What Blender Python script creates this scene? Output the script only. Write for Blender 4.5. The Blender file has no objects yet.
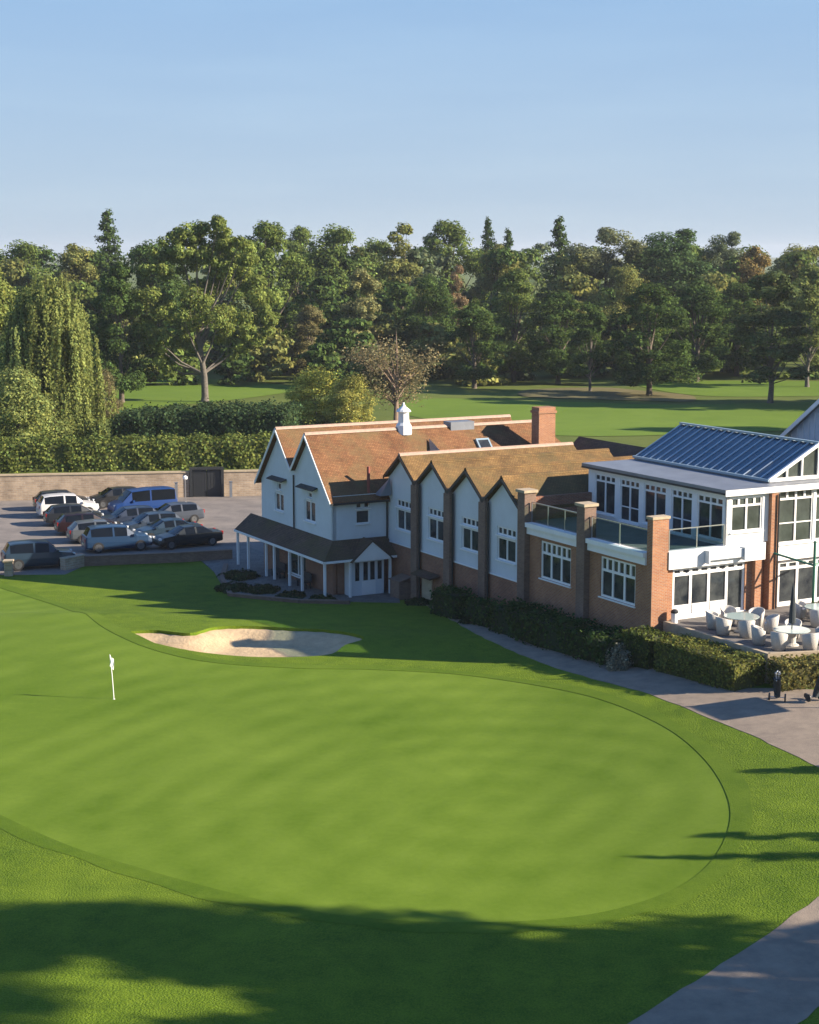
import bpy, math, random
import numpy as np
from mathutils import Vector, Matrix
from mathutils.geometry import delaunay_2d_cdt, tessellate_polygon

random.seed(7)
RNG = np.random.default_rng(7)
SC = bpy.context.scene
COL = SC.collection
R = math.radians

# ------------------------------------------------------------------ camera
FPX, CAMZ = 1680.0, 21.3
PITCH = math.atan(260 / 1680)
cp, sp = math.cos(PITCH), math.sin(PITCH)
cam_d = bpy.data.cameras.new('camera')
cam = bpy.data.objects.new('camera', cam_d)
COL.objects.link(cam)
cam.location = (0, 0, CAMZ)
cam.rotation_euler = (math.pi / 2 - PITCH, 0, 0)
cam_d.sensor_width = 36
cam_d.lens = FPX / 1024 * 36
cam_d.clip_end = 9000
cam_d.clip_start = 0.5
SC.camera = cam

# ------------------------------------------------------------------ world + sun
SUN_EL = R(23.6)
SUN_DIR = Vector((0.985, -0.165, 0)).normalized()          # horizontal direction towards the sun
w = bpy.data.worlds.new('World')
SC.world = w
w.use_nodes = True
nt = w.node_tree
sky = nt.nodes.new('ShaderNodeTexSky')
sky.sky_type = 'NISHITA'
sky.sun_disc = False
sky.sun_elevation = SUN_EL
sky.sun_rotation = math.atan2(SUN_DIR.x, SUN_DIR.y)
sky.altitude = 0
sky.air_density = 1.0
sky.dust_density = 0.25
sky.ozone_density = 2.2
bg = nt.nodes['Background']
tcw = nt.nodes.new('ShaderNodeTexCoord')
sep = nt.nodes.new('ShaderNodeSeparateXYZ')
nt.links.new(tcw.outputs['Generated'], sep.inputs[0])
rw_ = nt.nodes.new('ShaderNodeValToRGB')
ew = rw_.color_ramp.elements
ew[0].position, ew[0].color = 0.0, (3.35, 4.25, 5.35, 1)
ew[1].position, ew[1].color = 1.0, (0.5, 1.45, 4.0, 1)
k_ = ew.new(0.14); k_.color = (2.3, 3.65, 5.55, 1)
k_ = ew.new(0.34); k_.color = (1.0, 2.3, 5.1, 1)
nt.links.new(sep.outputs['Z'], rw_.inputs[0])
mw = nt.nodes.new('ShaderNodeMix')
mw.data_type = 'RGBA'
mw.inputs[0].default_value = 0.9
nt.links.new(sky.outputs[0], mw.inputs[6])
nt.links.new(rw_.outputs[0], mw.inputs[7])
mpw = nt.nodes.new('ShaderNodeMapping')
mpw.inputs['Scale'].default_value = (3.0, 3.0, 26.0)
nt.links.new(tcw.outputs['Generated'], mpw.inputs['Vector'])
nw = nt.nodes.new('ShaderNodeTexNoise')
nw.inputs['Scale'].default_value = 1.6
nw.inputs['Detail'].default_value = 6
nt.links.new(mpw.outputs[0], nw.inputs['Vector'])
cw = nt.nodes.new('ShaderNodeValToRGB')
cw.color_ramp.elements[0].position, cw.color_ramp.elements[0].color = .45, (.985, .985, .985, 1)
cw.color_ramp.elements[1].position, cw.color_ramp.elements[1].color = .8, (1.07, 1.05, 1.02, 1)
nt.links.new(nw.outputs['Fac'], cw.inputs[0])
mc = nt.nodes.new('ShaderNodeMix')
mc.data_type = 'RGBA'
mc.blend_type = 'MULTIPLY'
mc.inputs[0].default_value = 1.0
nt.links.new(mw.outputs[2], mc.inputs[6])
nt.links.new(cw.outputs[0], mc.inputs[7])
nt.links.new(mc.outputs[2], bg.inputs[0])
bg.inputs[1].default_value = 0.057
sd = bpy.data.lights.new('sun', 'SUN')
sd.energy = 5.0
sd.angle = R(0.55)
sd.color = (1.0, 0.87, 0.70)
sun = bpy.data.objects.new('sun', sd)
COL.objects.link(sun)
dv = Vector((SUN_DIR.x * math.cos(SUN_EL), SUN_DIR.y * math.cos(SUN_EL), math.sin(SUN_EL)))
sun.rotation_euler = dv.to_track_quat('Z', 'Y').to_euler()
SC.view_settings.view_transform = 'Standard'
SC.view_settings.look = 'None'
SC.view_settings.exposure = 1.36
SC.view_settings.gamma = 1.0
SC.cycles.use_denoising = True
SC.cycles.max_bounces = 7
SC.cycles.transparent_max_bounces = 12
SC.cycles.volume_bounces = 0

# ------------------------------------------------------------------ terrain
def sm(t):
    t = max(0.0, min(1.0, t))
    return t * t * (3 - 2 * t)
def wall_y(x):
    return 146.2 + 0.14 * (x + 22)
BK = (-9.1, 87.6)
def hgt(x, y):
    z = 1.0 * sm((104 - y) / 17)
    z += 1.15 * sm((x - 3) / 17) * sm((y - 44) / 14) * sm((100 - y) / 14)
    z += 0.28 * math.exp(-((x + 20) / 5.5) ** 2 - ((y - 93.5) / 2.0) ** 2)
    z += 0.22 * math.exp(-((x + 1.5) / 5) ** 2 - ((y - 87.0) / 2.2) ** 2)
    z += 0.12 * math.sin(x * 0.16 + 1) * math.sin(y * 0.12) * sm((100 - y) / 10)
    z += 2.2 * sm((y - wall_y(x)) / 0.3)
    return z
def ray(px, py):
    a, b = (px - 409.5) / FPX, (512 - py) / FPX
    return a, cp + b * sp, -sp + b * cp
def at(px, py, lift=0.0):
    """world point of the terrain seen at that place"""
    d = ray(px, py)
    zz = 1.0
    for _ in range(30):
        t = (zz + lift - CAMZ) / d[2]
        zn = hgt(d[0] * t, d[1] * t)
        zz += (zn - zz) * 0.6
    t = (zz + lift - CAMZ) / d[2]
    return d[0] * t, d[1] * t
UX, VX = (0.4796, -0.8776), (0.8775, 0.4796)
OX = (11.945, 80.676)
ROT = math.atan2(UX[1], UX[0])
def B2W(u, v):
    return OX[0] + u * UX[0] + v * VX[0], OX[1] + u * UX[1] + v * VX[1]
def onV(px, py, v):
    d = ray(px, py)
    o = OX[0] * VX[0] + OX[1] * VX[1]
    t = (v + o) / (d[0] * VX[0] + d[1] * VX[1])
    x, y = d[0] * t - OX[0], d[1] * t - OX[1]
    return x * UX[0] + y * UX[1], CAMZ + d[2] * t

# ------------------------------------------------------------------ materials
def mat(name, col, rough=0.8, metal=0.0, var=0.0, vscale=3.0, bump=0.0, bscale=20.0, spec=0.5, col2=None, detail=6.0, coat=0.0):
    m = bpy.data.materials.new(name)
    m.use_nodes = True
    t = m.node_tree
    b = t.nodes['Principled BSDF']
    b.inputs['Base Color'].default_value = (*col, 1)
    b.inputs['Roughness'].default_value = rough
    b.inputs['Metallic'].default_value = metal
    b.inputs['Specular IOR Level'].default_value = spec
    b.inputs['Coat Weight'].default_value = coat
    if var or col2 or bump:
        tc = t.nodes.new('ShaderNodeTexCoord')
    if var or col2:
        n = t.nodes.new('ShaderNodeTexNoise')
        n.inputs['Scale'].default_value = vscale
        n.inputs['Detail'].default_value = detail
        n.inputs['Roughness'].default_value = 0.65
        t.links.new(tc.outputs['Object'], n.inputs['Vector'])
        r = t.nodes.new('ShaderNodeValToRGB')
        c2 = col2 or tuple(c * (1 - var) for c in col)
        c1 = col if col2 else tuple(min(1, c * (1 + var)) for c in col)
        r.color_ramp.elements[0].position = 0.33
        r.color_ramp.elements[1].position = 0.67
        r.color_ramp.elements[0].color = (*c2, 1)
        r.color_ramp.elements[1].color = (*c1, 1)
        t.links.new(n.outputs['Fac'], r.inputs[0])
        t.links.new(r.outputs[0], b.inputs['Base Color'])
    if bump:
        n2 = t.nodes.new('ShaderNodeTexNoise')
        n2.inputs['Scale'].default_value = bscale
        n2.inputs['Detail'].default_value = 4
        t.links.new(tc.outputs['Object'], n2.inputs['Vector'])
        bp = t.nodes.new('ShaderNodeBump')
        bp.inputs['Strength'].default_value = bump
        bp.inputs['Distance'].default_value = 0.05
        t.links.new(n2.outputs['Fac'], bp.inputs['Height'])
        t.links.new(bp.outputs[0], b.inputs['Normal'])
    return m

def brickmat(name, c1, c2, mortar, bw=0.225, rh=0.075, ms=0.01, var=0.35, rough=0.85, bump=0.4, vscale=0.7, stain=(0.5, 0.5, 0.5), moss=None, mf=.6):
    """courses laid out in metres on the mesh's own UVs (horizontal, up the surface)"""
    m = bpy.data.materials.new(name)
    m.use_nodes = True
    t = m.node_tree
    b = t.nodes['Principled BSDF']
    b.inputs['Roughness'].default_value = rough
    b.inputs['Specular IOR Level'].default_value = 0.25
    uv = t.nodes.new('ShaderNodeUVMap')
    uv.uv_map = 'UVMap'
    k = t.nodes.new('ShaderNodeTexBrick')
    k.inputs['Scale'].default_value = 1
    k.inputs['Color1'].default_value = (*c1, 1)
    k.inputs['Color2'].default_value = (*c2, 1)
    k.inputs['Mortar'].default_value = (*mortar, 1)
    k.inputs['Mortar Size'].default_value = ms
    k.inputs['Brick Width'].default_value = bw
    k.inputs['Row Height'].default_value = rh
    k.inputs['Bias'].default_value = 0.0
    t.links.new(uv.outputs[0], k.inputs['Vector'])
    tc = t.nodes.new('ShaderNodeTexCoord')
    n = t.nodes.new('ShaderNodeTexNoise')
    n.inputs['Scale'].default_value = vscale
    n.inputs['Detail'].default_value = 8
    n.inputs['Roughness'].default_value = 0.7
    t.links.new(tc.outputs['Object'], n.inputs['Vector'])
    r = t.nodes.new('ShaderNodeValToRGB')
    r.color_ramp.elements[0].position = 0.3
    r.color_ramp.elements[1].position = 0.7
    r.color_ramp.elements[0].color = (*[max(0, 1 - var * 2 * (1 - s)) for s in stain], 1)
    r.color_ramp.elements[1].color = (1, 1, 1, 1)
    t.links.new(n.outputs['Fac'], r.inputs[0])
    mx = t.nodes.new('ShaderNodeMix')
    mx.data_type = 'RGBA'
    mx.blend_type = 'MULTIPLY'
    mx.inputs[0].default_value = 1
    t.links.new(k.outputs['Color'], mx.inputs[6])
    t.links.new(r.outputs[0], mx.inputs[7])
    last = mx.outputs[2]
    if moss:
        n3 = t.nodes.new('ShaderNodeTexNoise')
        n3.inputs['Scale'].default_value = vscale * .45
        n3.inputs['Detail'].default_value = 9
        n3.inputs['Roughness'].default_value = .75
        t.links.new(tc.outputs['Object'], n3.inputs['Vector'])
        r3 = t.nodes.new('ShaderNodeMapRange')
        r3.inputs[1].default_value, r3.inputs[2].default_value, r3.inputs[3].default_value, r3.inputs[4].default_value = .46, .66, 0, mf
        t.links.new(n3.outputs['Fac'], r3.inputs[0])
        m3 = t.nodes.new('ShaderNodeMix')
        m3.data_type = 'RGBA'
        t.links.new(r3.outputs[0], m3.inputs[0])
        t.links.new(last, m3.inputs[6])
        m3.inputs[7].default_value = (*moss, 1)
        last = m3.outputs[2]
    t.links.new(last, b.inputs['Base Color'])
    bp = t.nodes.new('ShaderNodeBump')
    bp.inputs['Strength'].default_value = bump
    bp.inputs['Distance'].default_value = 0.02
    bp.invert = True
    t.links.new(k.outputs['Fac'], bp.inputs['Height'])
    t.links.new(bp.outputs[0], b.inputs['Normal'])
    return m

def grassmat(name, dark, light, scales=(0.05, 0.5, 6.0), bump=0.35, stripe=0.0, tip=None, w3=0.35):
    m = bpy.data.materials.new(name)
    m.use_nodes = True
    t = m.node_tree
    b = t.nodes['Principled BSDF']
    b.inputs['Roughness'].default_value = 0.9
    b.inputs['Specular IOR Level'].default_value = 0.15
    tc = t.nodes.new('ShaderNodeTexCoord')
    fac = None
    wts = (0.55, 0.45, w3)
    for s, wt in zip(scales, wts):
        n = t.nodes.new('ShaderNodeTexNoise')
        n.inputs['Scale'].default_value = s
        n.inputs['Detail'].default_value = 7
        n.inputs['Roughness'].default_value = 0.68
        n.inputs['Distortion'].default_value = 0.4
        t.links.new(tc.outputs['Object'], n.inputs['Vector'])
        a = t.nodes.new('ShaderNodeMath')
        a.operation = 'MULTIPLY_ADD'
        t.links.new(n.outputs['Fac'], a.inputs[0])
        a.inputs[1].default_value = wt
        if fac is None:
            a.inputs[2].default_value = -0.17 - max(0, w3 - .35) * .5
        else:
            t.links.new(fac, a.inputs[2])
        fac = a.outputs[0]
    if stripe:
        wv = t.nodes.new('ShaderNodeTexWave')
        wv.wave_type = 'RINGS'
        wv.rings_direction = 'Z'
        wv.inputs['Scale'].default_value = 0.13
        wv.inputs['Distortion'].default_value = 1.8
        wv.inputs['Detail'].default_value = 2
        wv.inputs['Detail Scale'].default_value = 0.6
        mp = t.nodes.new('ShaderNodeMapping')
        mp.inputs['Location'].default_value = (-3.0, -60.0, 0)
        t.links.new(tc.outputs['Object'], mp.inputs['Vector'])
        t.links.new(mp.outputs[0], wv.inputs['Vector'])
        a = t.nodes.new('ShaderNodeMath')
        a.operation = 'MULTIPLY_ADD'
        t.links.new(wv.outputs['Fac'], a.inputs[0])
        a.inputs[1].default_value = stripe * .7
        t.links.new(fac, a.inputs[2])
        fac = a.outputs[0]
        w2 = t.nodes.new('ShaderNodeTexWave')
        w2.inputs['Scale'].default_value = 0.16
        w2.inputs['Distortion'].default_value = 1.2
        w2.inputs['Detail Scale'].default_value = 0.3
        m2 = t.nodes.new('ShaderNodeMapping')
        m2.inputs['Rotation'].default_value = (0, 0, 0.5)
        t.links.new(tc.outputs['Object'], m2.inputs['Vector'])
        t.links.new(m2.outputs[0], w2.inputs['Vector'])
        a = t.nodes.new('ShaderNodeMath')
        a.operation = 'MULTIPLY_ADD'
        t.links.new(w2.outputs['Fac'], a.inputs[0])
        a.inputs[1].default_value = stripe * .55
        t.links.new(fac, a.inputs[2])
        fac = a.outputs[0]
    r = t.nodes.new('ShaderNodeValToRGB')
    e = r.color_ramp.elements
    e[0].position, e[1].position = 0.3, 0.72
    e[0].color, e[1].color = (*dark, 1), (*light, 1)
    if tip:
        k = e.new(0.85)
        k.color = (*tip, 1)
    t.links.new(fac, r.inputs[0])
    t.links.new(r.outputs[0], b.inputs['Base Color'])
    n2 = t.nodes.new('ShaderNodeTexNoise')
    n2.inputs['Scale'].default_value = 16
    n2.inputs['Detail'].default_value = 5
    t.links.new(tc.outputs['Object'], n2.inputs['Vector'])
    bp = t.nodes.new('ShaderNodeBump')
    bp.inputs['Strength'].default_value = bump
    bp.inputs['Distance'].default_value = 0.06
    t.links.new(n2.outputs['Fac'], bp.inputs['Height'])
    t.links.new(bp.outputs[0], b.inputs['Normal'])
    return m

def leafmat(name):
    m = bpy.data.materials.new(name)
    m.use_nodes = True
    t = m.node_tree
    t.nodes.remove(t.nodes['Principled BSDF'])
    out = t.nodes['Material Output']
    oi = t.nodes.new('ShaderNodeObjectInfo')
    a1 = t.nodes.new('ShaderNodeAttribute')
    a1.attribute_name = 'tint'
    hs = t.nodes.new('ShaderNodeHueSaturation')
    mul = t.nodes.new('ShaderNodeMix')
    mul.data_type = 'RGBA'
    mul.blend_type = 'MULTIPLY'
    mul.inputs[0].default_value = 1
    t.links.new(oi.outputs['Color'], mul.inputs[6])
    t.links.new(a1.outputs['Color'], mul.inputs[7])
    t.links.new(mul.outputs[2], hs.inputs['Color'])
    hs.inputs['Value'].default_value = 1.2
    hs.inputs['Saturation'].default_value = 0.95
    d = t.nodes.new('ShaderNodeBsdfDiffuse')
    tr = t.nodes.new('ShaderNodeBsdfTranslucent')
    mx = t.nodes.new('ShaderNodeMixShader')
    mx.inputs[0].default_value = 0.34
    t.links.new(hs.outputs[0], d.inputs[0])
    t.links.new(hs.outputs[0], tr.inputs[0])
    t.links.new(d.outputs[0], mx.inputs[1])
    t.links.new(tr.outputs[0], mx.inputs[2])
    t.links.new(mx.outputs[0], out.inputs['Surface'])
    return m

def glassmat(name, tint=(0.62, 0.72, 0.70), refl=0.25, alpha_mix=0.2):
    m = bpy.data.materials.new(name)
    m.use_nodes = True
    t = m.node_tree
    t.nodes.remove(t.nodes['Principled BSDF'])
    out = t.nodes['Material Output']
    tr = t.nodes.new('ShaderNodeBsdfTransparent')
    tr.inputs[0].default_value = (*tint, 1)
    g = t.nodes.new('ShaderNodeBsdfGlossy')
    g.inputs['Roughness'].default_value = 0.03
    f = t.nodes.new('ShaderNodeFresnel')
    f.inputs[0].default_value = 1.12
    ad = t.nodes.new('ShaderNodeMath')
    ad.operation = 'ADD'
    ad.inputs[1].default_value = 0.0
    t.links.new(f.outputs[0], ad.inputs[0])
    mx = t.nodes.new('ShaderNodeMixShader')
    t.links.new(ad.outputs[0], mx.inputs[0])
    t.links.new(tr.outputs[0], mx.inputs[1])
    t.links.new(g.outputs[0], mx.inputs[2])
    t.links.new(mx.outputs[0], out.inputs['Surface'])
    return m

M = {}
M['field'] = grassmat('field_grass', (0.070, 0.095, 0.016), (0.13, 0.16, 0.032), (0.02, 0.2, 2.0), tip=(0.15, 0.15, 0.06))
M['fairway'] = grassmat('fairway_grass', (0.080, 0.140, 0.012), (0.145, 0.215, 0.026), (0.03, 0.2, 3.0), bump=0.15)
M['lawn'] = grassmat('lawn_grass', (0.042, 0.090, 0.003), (0.165, 0.235, 0.015), (0.075, 0.9, 17.0), bump=1.0, tip=(0.24, 0.31, 0.035), w3=0.85)
M['green'] = grassmat('green_turf', (0.068, 0.126, 0.003), (0.150, 0.222, 0.022), (0.06, 0.20, 4.0), bump=0.12, stripe=0.09, w3=0.22)
M['collar'] = grassmat('collar_turf', (0.055, 0.108, 0.003), (0.128, 0.190, 0.013), (0.09, 0.45, 5.0), bump=0.3, w3=0.3)
M['dry'] = grassmat('dry_grass', (0.104, 0.096, 0.036), (0.192, 0.160, 0.080), (0.040, 0.320, 2.400))
M['sand'] = mat('sand', (0.47, 0.35, 0.215), 0.95, var=0.14, vscale=1.4, bump=0.8, bscale=6, spec=0.1)
M['sand'].node_tree.nodes['Principled BSDF'].inputs['Roughness'].default_value = 1.0
M['tarmac'] = mat('tarmac', (0.245, 0.215, 0.190), 0.9, col2=(0.150, 0.135, 0.125), vscale=0.4, bump=0.3, bscale=40, spec=0.15, detail=10.0)
M['path'] = mat('path_surface', (0.310, 0.250, 0.190), 0.9, col2=(0.215, 0.175, 0.138), vscale=1.3, bump=0.4, bscale=30, spec=0.15, detail=10.0)
M['paving'] = brickmat('paving', (0.210, 0.191, 0.173), (0.166, 0.153, 0.140), (0.095, 0.089, 0.083), 0.6, 0.6, 0.012, bump=0.2)
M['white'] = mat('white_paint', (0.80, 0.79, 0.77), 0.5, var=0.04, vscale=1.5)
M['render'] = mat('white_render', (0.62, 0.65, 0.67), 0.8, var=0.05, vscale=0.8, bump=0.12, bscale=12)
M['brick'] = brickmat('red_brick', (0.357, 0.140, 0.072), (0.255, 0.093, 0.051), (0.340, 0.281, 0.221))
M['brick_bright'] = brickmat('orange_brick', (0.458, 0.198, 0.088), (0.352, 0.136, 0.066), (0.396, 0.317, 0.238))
M['brick_dark'] = brickmat('weathered_brick', (0.27, 0.17, 0.12), (0.20, 0.12, 0.09), (0.25, 0.2, 0.16))
M['oldwall'] = brickmat('old_garden_wall', (0.561, 0.425, 0.297), (0.425, 0.315, 0.221), (0.527, 0.451, 0.357), 0.5, 0.16, 0.02, var=0.5)
M['tile'] = brickmat('clay_tile', (0.325, 0.158, 0.070), (0.225, 0.108, 0.050), (0.11, 0.055, 0.03), 0.18, 0.12, 0.012, var=0.5, bump=0.8, vscale=0.8, stain=(0.5, 0.45, 0.45), moss=(.15, .11, .05), mf=.85)
M['tile_ochre'] = brickmat('lichened_tile', (0.330, 0.200, 0.072), (0.250, 0.142, 0.052), (0.11, 0.065, 0.032), 0.18, 0.12, 0.012, var=0.5, bump=0.8, stain=(0.4, 0.4, 0.45), moss=(.10, .08, .035), mf=.9)
M['tile_dark'] = brickmat('dark_tile', (0.20, 0.125, 0.085), (0.14, 0.09, 0.065), (0.05, 0.035, 0.03), 0.18, 0.12, 0.012, var=0.5, bump=0.8, moss=(.10, .085, .03), mf=.7)
M['ridge'] = mat('ridge_tile', (0.394, 0.272, 0.204), 0.75, var=0.15, vscale=5)
M['cap'] = mat('stone_cap', (0.400, 0.320, 0.216), 0.85, var=0.15, vscale=4)
M['pane'] = mat('window_glass', (0.065, 0.072, 0.072), 0.05, spec=0.45, col2=(0.010, 0.014, 0.020), vscale=1.1)
M['pane_pale'] = mat('window_glass_pale', (0.05, 0.06, 0.055), 0.05, spec=0.6, var=0.5, vscale=0.6)  # slightly paler glass tone with stronger specular
M['dark'] = mat('dark_paint', (0.022, 0.024, 0.026), 0.5)
M['lead'] = mat('lead_sheet', (0.20, 0.215, 0.24), 0.45, metal=0.25, var=0.12, vscale=1.0)
M['deck'] = mat('terrace_deck', (0.16, 0.17, 0.17), 0.8, var=0.2, vscale=1.0)
M['glassroof'] = mat('roof_glass', (0.012, 0.060, 0.105), 0.08, spec=0.6, var=0.12, vscale=0.6)
M['alu'] = mat('grey_aluminium', (0.30, 0.40, 0.46), 0.4, metal=0.3)
M['palebar'] = mat('pale_glazing_bar', (0.50, 0.58, 0.64), 0.45)
M['glass'] = glassmat('balustrade_glass')
M['tabletop'] = mat('frosted_table_glass', (0.360, 0.448, 0.416), 0.12, spec=0.7)
M['metal'] = mat('brushed_metal', (0.55, 0.55, 0.55), 0.3, metal=0.9)
M['green_paint'] = mat('green_paint', (0.03, 0.14, 0.09), 0.45)
M['bark'] = mat('bark', (0.10, 0.08, 0.06), 0.95, var=0.35, vscale=3, bump=0.6, bscale=10)
M['birchbark'] = mat('pale_bark', (0.115, 0.10, 0.082), 0.9, var=0.3, vscale=4)
M['leaf'] = leafmat('leaves')
M['rattan'] = mat('white_rattan', (0.50, 0.475, 0.43), 0.7, var=0.12, vscale=20, bump=0.5, bscale=60)
M['cushion'] = mat('cushion_fabric', (0.70, 0.68, 0.63), 0.9, var=0.06)
M['fabric_dark'] = mat('dark_canvas', (0.035, 0.045, 0.05), 0.9, var=0.2)
M['tyre'] = mat('rubber', (0.015, 0.015, 0.016), 0.8)
M['rim'] = mat('wheel_rim', (0.22, 0.225, 0.23), 0.35, metal=0.8)
M['carglass'] = mat('car_glass', (0.006, 0.008, 0.011), 0.05, spec=0.3)
M['lamp_w'] = mat('headlamp_glass', (0.65, 0.68, 0.7), 0.15)
M['lamp_r'] = mat('tail_lamp_red', (0.35, 0.015, 0.012), 0.25)
M['plate'] = mat('number_plate_blank', (0.7, 0.66, 0.4), 0.5)
M['soil'] = mat('soil', (0.07, 0.05, 0.035), 0.95, var=0.3, vscale=3)

# ------------------------------------------------------------------ mesh builder
class MB:
    def __init__(s):
        s.v, s.f = [], []
    def add(s, vs, fs):
        n = len(s.v)
        s.v += [tuple(p) for p in vs]
        s.f += [tuple(i + n for i in f) for f in fs]
        return s
    def box(s, x0, x1, y0, y1, z0, z1):
        vs = [(x, y, z) for z in (z0, z1) for x, y in ((x0, y0), (x1, y0), (x1, y1), (x0, y1))]
        return s.add(vs, [(3, 2, 1, 0), (4, 5, 6, 7), (0, 1, 5, 4), (1, 2, 6, 5), (2, 3, 7, 6), (3, 0, 4, 7)])
    def hexa(s, b, t):
        return s.add(list(b) + list(t), [(3, 2, 1, 0), (4, 5, 6, 7), (0, 1, 5, 4), (1, 2, 6, 5), (2, 3, 7, 6), (3, 0, 4, 7)])
    def bar(s, a, b, wd, ht):
        """beam between two points, width (horizontal) and height"""
        a, b = Vector(a), Vector(b)
        d = (b - a).normalized()
        up = Vector((0, 0, 1)) if abs(d.z) < 0.95 else Vector((1, 0, 0))
        sd_ = d.cross(up).normalized() * wd / 2
        u2 = sd_.cross(d).normalized() * ht / 2
        ra = [a - sd_ - u2, a + sd_ - u2, a + sd_ + u2, a - sd_ + u2]
        rb = [b - sd_ - u2, b + sd_ - u2, b + sd_ + u2, b - sd_ + u2]
        return s.add(ra + rb, [(0, 1, 2, 3), (7, 6, 5, 4), (4, 5, 1, 0), (5, 6, 2, 1), (6, 7, 3, 2), (7, 4, 0, 3)])
    def tube(s, pts, rad, n=8):
        rings = []
        for i, p in enumerate(pts):
            p = Vector(p)
            a = Vector(pts[max(0, i - 1)])
            b = Vector(pts[min(len(pts) - 1, i + 1)])
            d = (b - a).normalized()
            up = Vector((0, 0, 1)) if abs(d.z) < 0.9 else Vector((1, 0, 0))
            x = d.cross(up).normalized()
            y = d.cross(x).normalized()
            r = rad[i] if isinstance(rad, (list, tuple)) else rad
            rings.append([p + x * r * math.cos(2 * math.pi * k / n) + y * r * math.sin(2 * math.pi * k / n) for k in range(n)])
        vs = [q for rg in rings for q in rg]
        fs = []
        for i in range(len(pts) - 1):
            for k in range(n):
                fs.append((i * n + k, i * n + (k + 1) % n, (i + 1) * n + (k + 1) % n, (i + 1) * n + k))
        fs.append(tuple(range(n)))
        fs.append(tuple(reversed(range((len(pts) - 1) * n, len(pts) * n))))
        return s.add(vs, fs)
    def lathe(s, prof, n=16, cx=0, cy=0):
        vs, fs = [], []
        for r, z in prof:
            for k in range(n):
                a = 2 * math.pi * k / n
                vs.append((cx + r * math.cos(a), cy + r * math.sin(a), z))
        for i in range(len(prof) - 1):
            for k in range(n):
                fs.append((i * n + k, i * n + (k + 1) % n, (i + 1) * n + (k + 1) % n, (i + 1) * n + k))
        fs.append(tuple(reversed(range(n))))
        fs.append(tuple(range((len(prof) - 1) * n, len(prof) * n)))
        return s.add(vs, fs)
    def prism(s, poly, axis, a0, a1):
        """2D polygon (p,z) extruded along an axis: 'y' -> p is x, 'x' -> p is y, 'z' -> (x,y) extruded up"""
        f = {'y': lambda p, q, a: (p, a, q), 'x': lambda p, q, a: (a, p, q), 'z': lambda p, q, a: (p, q, a)}[axis]
        n = len(poly)
        vs = [f(p, q, a0) for p, q in poly] + [f(p, q, a1) for p, q in poly]
        fs = [tuple(range(n)), tuple(reversed(range(n, 2 * n)))]
        fs += [(i, i + n, (i + 1) % n + n, (i + 1) % n) for i in range(n)]
        return s.add(vs, fs)
    def build(s, name, m, parent=None, smooth=False, uv=True):
        me = bpy.data.meshes.new(name)
        me.from_pydata(s.v, [], s.f)
        if uv:
            l = me.uv_layers.new(name='UVMap')
            for p in me.polygons:
                n = p.normal
                t = Vector((-n.y, n.x, 0))
                t = t.normalized() if t.length > 1e-3 else Vector((1, 0, 0))
                b_ = n.cross(t)
                for li in p.loop_indices:
                    co = me.vertices[me.loops[li].vertex_index].co
                    l.data[li].uv = (co.dot(t), co.dot(b_))
        if smooth:
            me.polygons.foreach_set('use_smooth', [True] * len(me.polygons))
        o = bpy.data.objects.new(name, me)
        if m is not None:
            me.materials.append(m if not isinstance(m, str) else M[m])
        COL.objects.link(o)
        if parent is not None:
            o.parent = parent
        return o

def tag(o, label=None, cat=None, group=None, kind=None):
    if label: o['label'] = label
    if cat: o['category'] = cat
    if group: o['group'] = group
    if kind: o['kind'] = kind
    return o
def empty(name, loc=(0, 0, 0), rz=0.0, **k):
    o = bpy.data.objects.new(name, None)
    COL.objects.link(o)
    o.location = loc
    o.rotation_euler = (0, 0, rz)
    o.empty_display_size = 0.3
    return tag(o, **k)
def copy_tree(o, parent=None):
    c = o.copy()
    COL.objects.link(c)
    c.parent = parent
    for ch in list(o.children):
        copy_tree(ch, c)
    return c

# ------------------------------------------------------------------ ground sheets
def smooth_loop(pts, n=6):
    """closed Catmull-Rom through the points"""
    out = []
    m_ = len(pts)
    for i in range(m_):
        p0, p1, p2, p3 = (Vector(pts[(i + k - 1) % m_]) for k in range(4))
        for j in range(n):
            t = j / n
            out.append(tuple(0.5 * ((2 * p1) + (p2 - p0) * t + (2 * p0 - 5 * p1 + 4 * p2 - p3) * t * t + (3 * p1 - p0 - 3 * p2 + p3) * t ** 3)))
    return out
def inside(poly, x, y):
    c = False
    j = len(poly) - 1
    for i in range(len(poly)):
        xi, yi = poly[i][0], poly[i][1]
        xj, yj = poly[j][0], poly[j][1]
        if (yi > y) != (yj > y) and x < (xj - xi) * (y - yi) / (yj - yi) + xi:
            c = not c
        j = i
    return c
def shrink(poly, d):
    n = len(poly)
    area = sum(poly[i][0] * poly[(i + 1) % n][1] - poly[(i + 1) % n][0] * poly[i][1] for i in range(n))
    s = 1 if area > 0 else -1
    out = []
    for i in range(n):
        a, b = Vector(poly[i - 1]), Vector(poly[(i + 1) % n])
        t = (b - a)
        nrm = Vector((-t.y, t.x)).normalized() * s
        out.append((poly[i][0] + nrm.x * d, poly[i][1] + nrm.y * d))
    return out
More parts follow.
